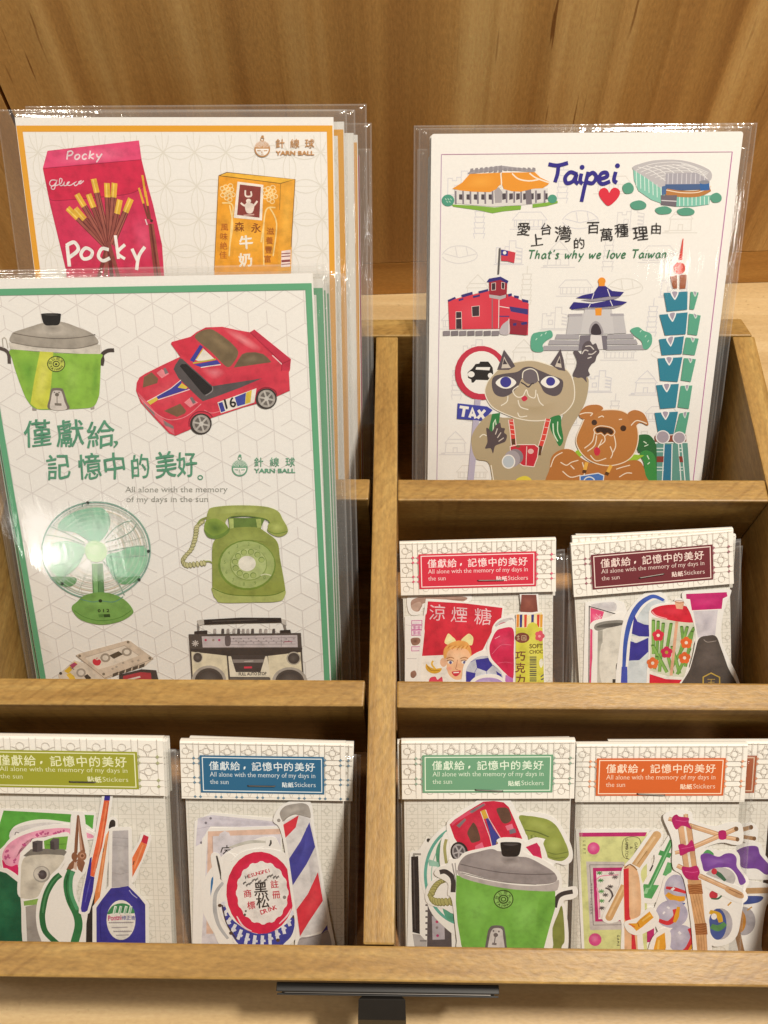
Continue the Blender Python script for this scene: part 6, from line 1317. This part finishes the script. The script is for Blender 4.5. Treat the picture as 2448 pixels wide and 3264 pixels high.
# --- orange pack ---------------------------------------------------------------------------
pg = pk(R6, (38, 166), (1472, 162), 116.5, 98, 50, None)
ORC = ('ce6430', 'dc9c7c', 'f2dcc4')
def orange_stickers(K):
    def d(A):
        A.P('68,936 640,934 640,2060 120,2060', 'd6da98'); A.P('68,936 638,932 626,966 72,970', 'bc2c72'); A.E(190, 1068, 52, 52, 'd85090'); A.GE(185, 1060, 36, 36, 'e888b4', 'd85090'); A.E(203, 1836, 54, 54, 'd85090'); A.GE(198, 1828, 36, 36, 'e888b4', 'd85090')
        A.P('128,1178 450,1182 470,1750 160,1756', 'c9c2c0'); A.O('158,1206 440,1206 470,1710 188,1714', 5, '6a6264', False); A.P('184,1232 440,1228 440,1680 204,1684', 'bc2c72'); A.P('212,1262 440,1258 440,1660 232,1664', 'ece8e4'); A.S('216,1330 260,1300 400,1290', 9, 'e888b0'); A.S('220,1400 235,1500 240,1650', 14, 'eca8c4')
        for x, y, c_ in ((240, 1275, '4a8a4c'), (250, 1338, '4a8a4c'), (255, 1430, '5a9a58'), (258, 1510, '5a9a58'), (340, 1280, '7a6c70'), (370, 1310, '6c6064'), (330, 1390, '4c4444'), (290, 1460, '5a5254'), (260, 1570, '4c4444'), (390, 1630, '4c4444')):
            for k in range(4): t = math.radians(k*47); A.L([(x-26*math.cos(t), y-18*math.sin(t)), (x+26*math.cos(t), y+18*math.sin(t))], 7, c_)
        A.S('290,1400 330,1420 350,1470 320,1520', 16, '5a5254')
        for i, ch in enumerate('LEFT'): A.TC(ch, 112, 1010+i*32, 30, '6e6c50', 90, .02)
        A.O('446,992 575,985 575,1140 446,1142', 5, '6e6c50'); A.TC('GAME', 470, 1030, 34, '6e6c50', 90, .02); A.TC('&', 508, 1062, 34, '6e6c50', 90, .02); A.TC('WATCH', 470, 1090, 34, '6e6c50', 90, .02); A.TC('GAME', 548, 1062, 34, '6e6c50', 90, .02)
        for i, ch in enumerate('WIDE SCREEN'):
            if ch != ' ': A.TC(ch, 172, 1372+i*24, 24, '5c5456', 90, .02)
        for i, ch in enumerate('GAME'): A.TC(ch, 398, 1806+i*26, 28, '4c4a3c', 90, .03)
        A.P('640,1700 700,1690 700,1850 640,1860', 'bc2c72')
    K.sticker('lime coloured handheld game sticker', '40,905 660,900 720,2060 90,2060', d, False)
    def d(A): A.L('850,1000 640,1440', 42, '4c9c5c'); A.L('742,1102 840,1130', 46, '4c9c5c'); A.L('842,1190 800,1300', 60, '68b474'); A.P('612,1368 742,1378 680,1492 580,1478', '56a864'); A.L('850,1010 660,1410', 12, '84c890'); A.L('690,1210 665,1260', 12, '3c3a36'); A.P('630,1400 660,1400 640,1450 610,1450', '9cd4a4')
    K.sticker('green toy sword sticker', '830,950 890,960 900,1130 880,1300 780,1430 700,1530 550,1510 540,1470 620,1340 700,1180 700,1080 760,1050', d)
    def d(A):
        A.L('716,966 545,1215', 78, 'd4ac7c'); A.E(722, 958, 38, 36, 'd4ac7c'); A.L('706,970 540,1205', 22, 'e6c69c'); A.S('640,1090 560,1200', 6, 'a8804e'); A.L('452,1380 326,1640', 66, 'd0a674'); A.E(322, 1648, 32, 30, 'd0a674'); A.L('444,1390 318,1640', 18, 'e4c294')
        A.B('444,1256 470,1222 520,1210 555,1246 578,1340 590,1500 585,1620 555,1720 560,2060 460,2060 450,1800', 'e4b890'); A.G('490,1250 540,1250 570,1500 540,1650 500,1600', 'efcca8', 'e4b890'); A.S('452,1232 500,1204 556,1250', 10, '8a6238'); A.P('442,1242 486,1234 490,1560 494,1640 530,1740 566,2060 508,2060 510,1800 452,1660', 'd2303e')
    K.sticker('wooden ice lolly stick sticker with a red stripe', '262,1660 300,1560 400,1400 430,1240 520,1130 640,960 700,905 770,925 770,1000 680,1150 590,1260 610,1400 622,1620 600,1760 610,2060 430,2060 425,1700 380,1690 310,1700', d)
    def marble(A, x, y, rx, ry, bands):
        A.E(x, y, rx, ry, 'b4b0c8'); A.GE(x-rx*.15, y-ry*.2, rx*.7, ry*.7, 'd2cfe0', 'b4b0c8')
        for t, w, c_ in bands: A.S(t, w, c_, 6, .35)
    def d(A):
        marble(A, 884, 1420, 100, 132, (('800,1398 880,1412 970,1440', 36, 'd0343e'), ('806,1450 870,1490 960,1490', 62, 'dfa02e'), ('840,1528 900,1545 960,1530', 22, '5c6ca8')))
        marble(A, 848, 1620, 136, 118, (('738,1672 820,1696 880,1640 870,1580', 48, 'd0343e'), ('906,1560 890,1640 870,1690', 40, 'dfa02e')))
        A.L('845,1420 870,1400', 22, 'f0eef4'); A.L('810,1560 830,1575', 18, 'eeecf4'); A.L('775,1620 790,1600', 16, 'eeecf4')
        marble(A, 930, 1830, 118, 118, (('1000,1740 1030,1820 980,1920 900,1960', 60, 'd0343e'), ('1020,1880 980,1950 920,1980', 26, 'dfa02e'))); A.L('905,1770 925,1790', 20, 'eeecf4')
    K.sticker('three glass marbles sticker', '760,1400 790,1310 880,1260 990,1290 1010,1420 1010,1560 1030,1680 1090,1830 1060,2060 780,2060 790,1900 720,1740 690,1620 720,1520', d)
    def d(A): A.P('484,1700 550,1698 580,1664 662,1598 696,1650 600,1730 552,1764 530,1740', 'e2a232'); A.L('600,1680 670,1630', 18, 'eec060'); A.L('486,1704 540,1730', 10, 'd86838'); A.L('560,1690 575,1730', 8, 'b06a1c')
    K.sticker('yellow wrapped sweet sticker beside the marbles', '450,1690 560,1650 670,1560 740,1640 720,1720 640,1770 560,1800 480,1770', d)
    def d(A): A.P('690,1940 720,1820 790,1776 800,1900 760,2060 700,2060', 'e2a232'); A.L('740,1840 730,1960', 18, 'eec060')
    K.sticker('yellow wrapped sweet sticker at the bottom of the orange pack', '630,2060 655,1900 700,1800 790,1735 840,1780 835,1900 790,2060', d)
    def d(A):
        A.B('1130,1090 1160,1080 1200,1110 1190,1140 1110,1130', '5aa866'); A.B('1092,1128 1150,1108 1240,1138 1300,1112 1360,1112 1394,1150 1396,1220 1446,1290 1472,1350 1424,1374 1392,1290 1330,1230 1230,1236 1130,1262 1104,1200', '7c4aa4'); A.G('1120,1150 1240,1150 1360,1140 1370,1200 1240,1200 1140,1230', '9468ba', '7c4aa4')
        A.E(1255, 1320, 130, 92, 'c2bfc0'); A.S('1190,1250 1250,1290 1300,1340', 40, '3f6850', 6, .4); A.E(1206, 1262, 24, 26, 'c43848'); A.E(1200, 1460, 36, 36, 'c43848'); A.S('1180,1490 1240,1490 1290,1440', 18, '3f6850', 6, .4)
        A.E(1258, 1704, 102, 132, 'b4b0b8'); A.E(1236, 1706, 74, 132, '46589a'); A.S('1180,1720 1240,1740 1300,1700', 60, '5a9058', 6, .3); A.S('1168,1600 1240,1630 1262,1690', 52, 'd8a832', 6, .3); A.E(1204, 1642, 24, 26, 'ece8e8'); A.L('1320,1550 1350,1520', 14, 'd8a040')
    K.sticker('purple bow and marbles sticker', '1070,1110 1150,1060 1260,1090 1370,1080 1420,1130 1430,1230 1500,1340 1470,1420 1440,1600 1400,1800 1300,1880 1180,1880 1150,1700 1080,1300', d)
    def d(A):
        SK, SD = 'dcb088', '9a6c48'
        def stick(a, b, w): A.L([a, b], w, SD); A.L([a, b], w-6, SK); A.L([(a[0], a[1]-w*.15), (b[0], b[1]-w*.15)], w*.25, 'ecca a8'.replace(' ', ''))
        stick((990, 872), (1255, 955), 44); stick((1035, 1055), (1395, 900), 44); stick((1255, 965), (1405, 992), 38); A.E(1392, 904, 18, 20, '7c5c40'); A.E(1402, 992, 16, 18, '7c5c40')
        A.P('900,880 950,880 998,1240 952,1240', SK); A.P('964,860 1012,860 1062,1240 1018,1240', 'd4a67e'); A.L('958,880 1008,1235', 10, 'efe6da'); A.L('900,880 952,1240', 4, SD); A.L('1012,870 1062,1240', 4, SD)
        stick((822, 818), (870, 830), 38); stick((876, 1105), (930, 1095), 34); stick((896, 1212), (950, 1240), 40); stick((966, 780), (970, 830), 38)
        stick((1080, 1296), (1330, 1410), 42); A.B('1310,1390 1360,1400 1440,1440 1456,1476 1430,1490 1370,1470 1300,1426', 'cfa47a'); A.S('1330,1410 1440,1460', 8, SD)
        A.P('980,1330 1096,1330 1130,1700 1160,2060 1076,2060 1040,1700', 'd8a878')
        for k in range(4): A.L([(1000+k*24, 1450), (1062+k*24, 1700), (1090+k*22, 2060)], 4, 'b07c4c')
        A.P('980,1372 1100,1366 1112,1450 994,1452', '9c6036'); A.P('1040,1704 1140,1696 1150,1792 1052,1796', '9c6036')
        for k in range(4): A.S([(982+k*3, 1384+k*20), (1040, 1374+k*20), (1104, 1384+k*19)], 5, 'c48a58'); A.S([(1044+k*2, 1716+k*21), (1096, 1722+k*20), (1146, 1708+k*21)], 5, 'c48a58')
        MG = 'b8246c'
        A.B('858,800 890,782 915,800 990,810 992,850 1014,905 970,885 930,880 885,908 850,840', MG); A.B('904,1040 940,1030 975,1040 1016,996 1036,1040 1044,1086 1000,1096 925,1130 912,1085', MG); A.B('938,1222 1000,1226 1060,1214 1085,1270 1070,1310 1076,1334 990,1330 955,1300 936,1262', MG); A.B('1244,925 1300,920 1306,985 1250,990', MG)
        for t in ('880,830 950,840 985,835', '930,1070 990,1060 1030,1050', '960,1260 1020,1270 1070,1262'): A.S(t, 6, 'd85a98')
    K.sticker('chopstick toy gun sticker bound in magenta', '778,820 800,770 870,745 960,745 1020,770 1040,830 1200,880 1320,850 1420,850 1450,910 1445,1020 1380,1040 1260,1020 1090,1085 1080,1200 1130,1280 1300,1350 1440,1400 1490,1480 1440,1530 1340,1500 1160,1410 1130,1420 1165,1700 1190,2060 1050,2060 1010,1700 950,1330 870,1250 850,1180 850,1000', d)
K = Pack(pg, 'sticker pack with an orange header, chopstick gun, marbles and game sticker', 'packs with orange headers', *ORC, R6, 58, (.445, .86, 11, -3), ground='d6d2c8')
orange_stickers(K)
import copy as _cp
pg2 = _cp.copy(pg); pg2.O = pg.O + pg.X*13.6 - pg.U*.6 - pg.N*3.2
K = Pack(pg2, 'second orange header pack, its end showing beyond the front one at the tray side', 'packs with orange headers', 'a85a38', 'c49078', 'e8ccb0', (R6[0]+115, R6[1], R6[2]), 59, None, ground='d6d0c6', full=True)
def d(A):
    A.B('1360,1130 1440,1060 1560,1050 1590,1120 1660,1200 1700,1260 1640,1290 1560,1240 1440,1230', '74489a'); A.G('1400,1130 1560,1080 1560,1180 1440,1200', '8a60ae', '74489a')
K.sticker('purple bow sticker in the second orange pack', '1020,1130 1100,1040 1280,1020 1330,1120 1420,1250 1380,1330 1040,1300', lambda A: (A.B('1060,1130 1140,1060 1260,1050 1290,1120 1360,1200 1400,1260 1340,1290 1260,1240 1140,1230', '74489a'), A.G('1100,1130 1260,1080 1260,1180 1140,1200', '8a60ae', '74489a')))
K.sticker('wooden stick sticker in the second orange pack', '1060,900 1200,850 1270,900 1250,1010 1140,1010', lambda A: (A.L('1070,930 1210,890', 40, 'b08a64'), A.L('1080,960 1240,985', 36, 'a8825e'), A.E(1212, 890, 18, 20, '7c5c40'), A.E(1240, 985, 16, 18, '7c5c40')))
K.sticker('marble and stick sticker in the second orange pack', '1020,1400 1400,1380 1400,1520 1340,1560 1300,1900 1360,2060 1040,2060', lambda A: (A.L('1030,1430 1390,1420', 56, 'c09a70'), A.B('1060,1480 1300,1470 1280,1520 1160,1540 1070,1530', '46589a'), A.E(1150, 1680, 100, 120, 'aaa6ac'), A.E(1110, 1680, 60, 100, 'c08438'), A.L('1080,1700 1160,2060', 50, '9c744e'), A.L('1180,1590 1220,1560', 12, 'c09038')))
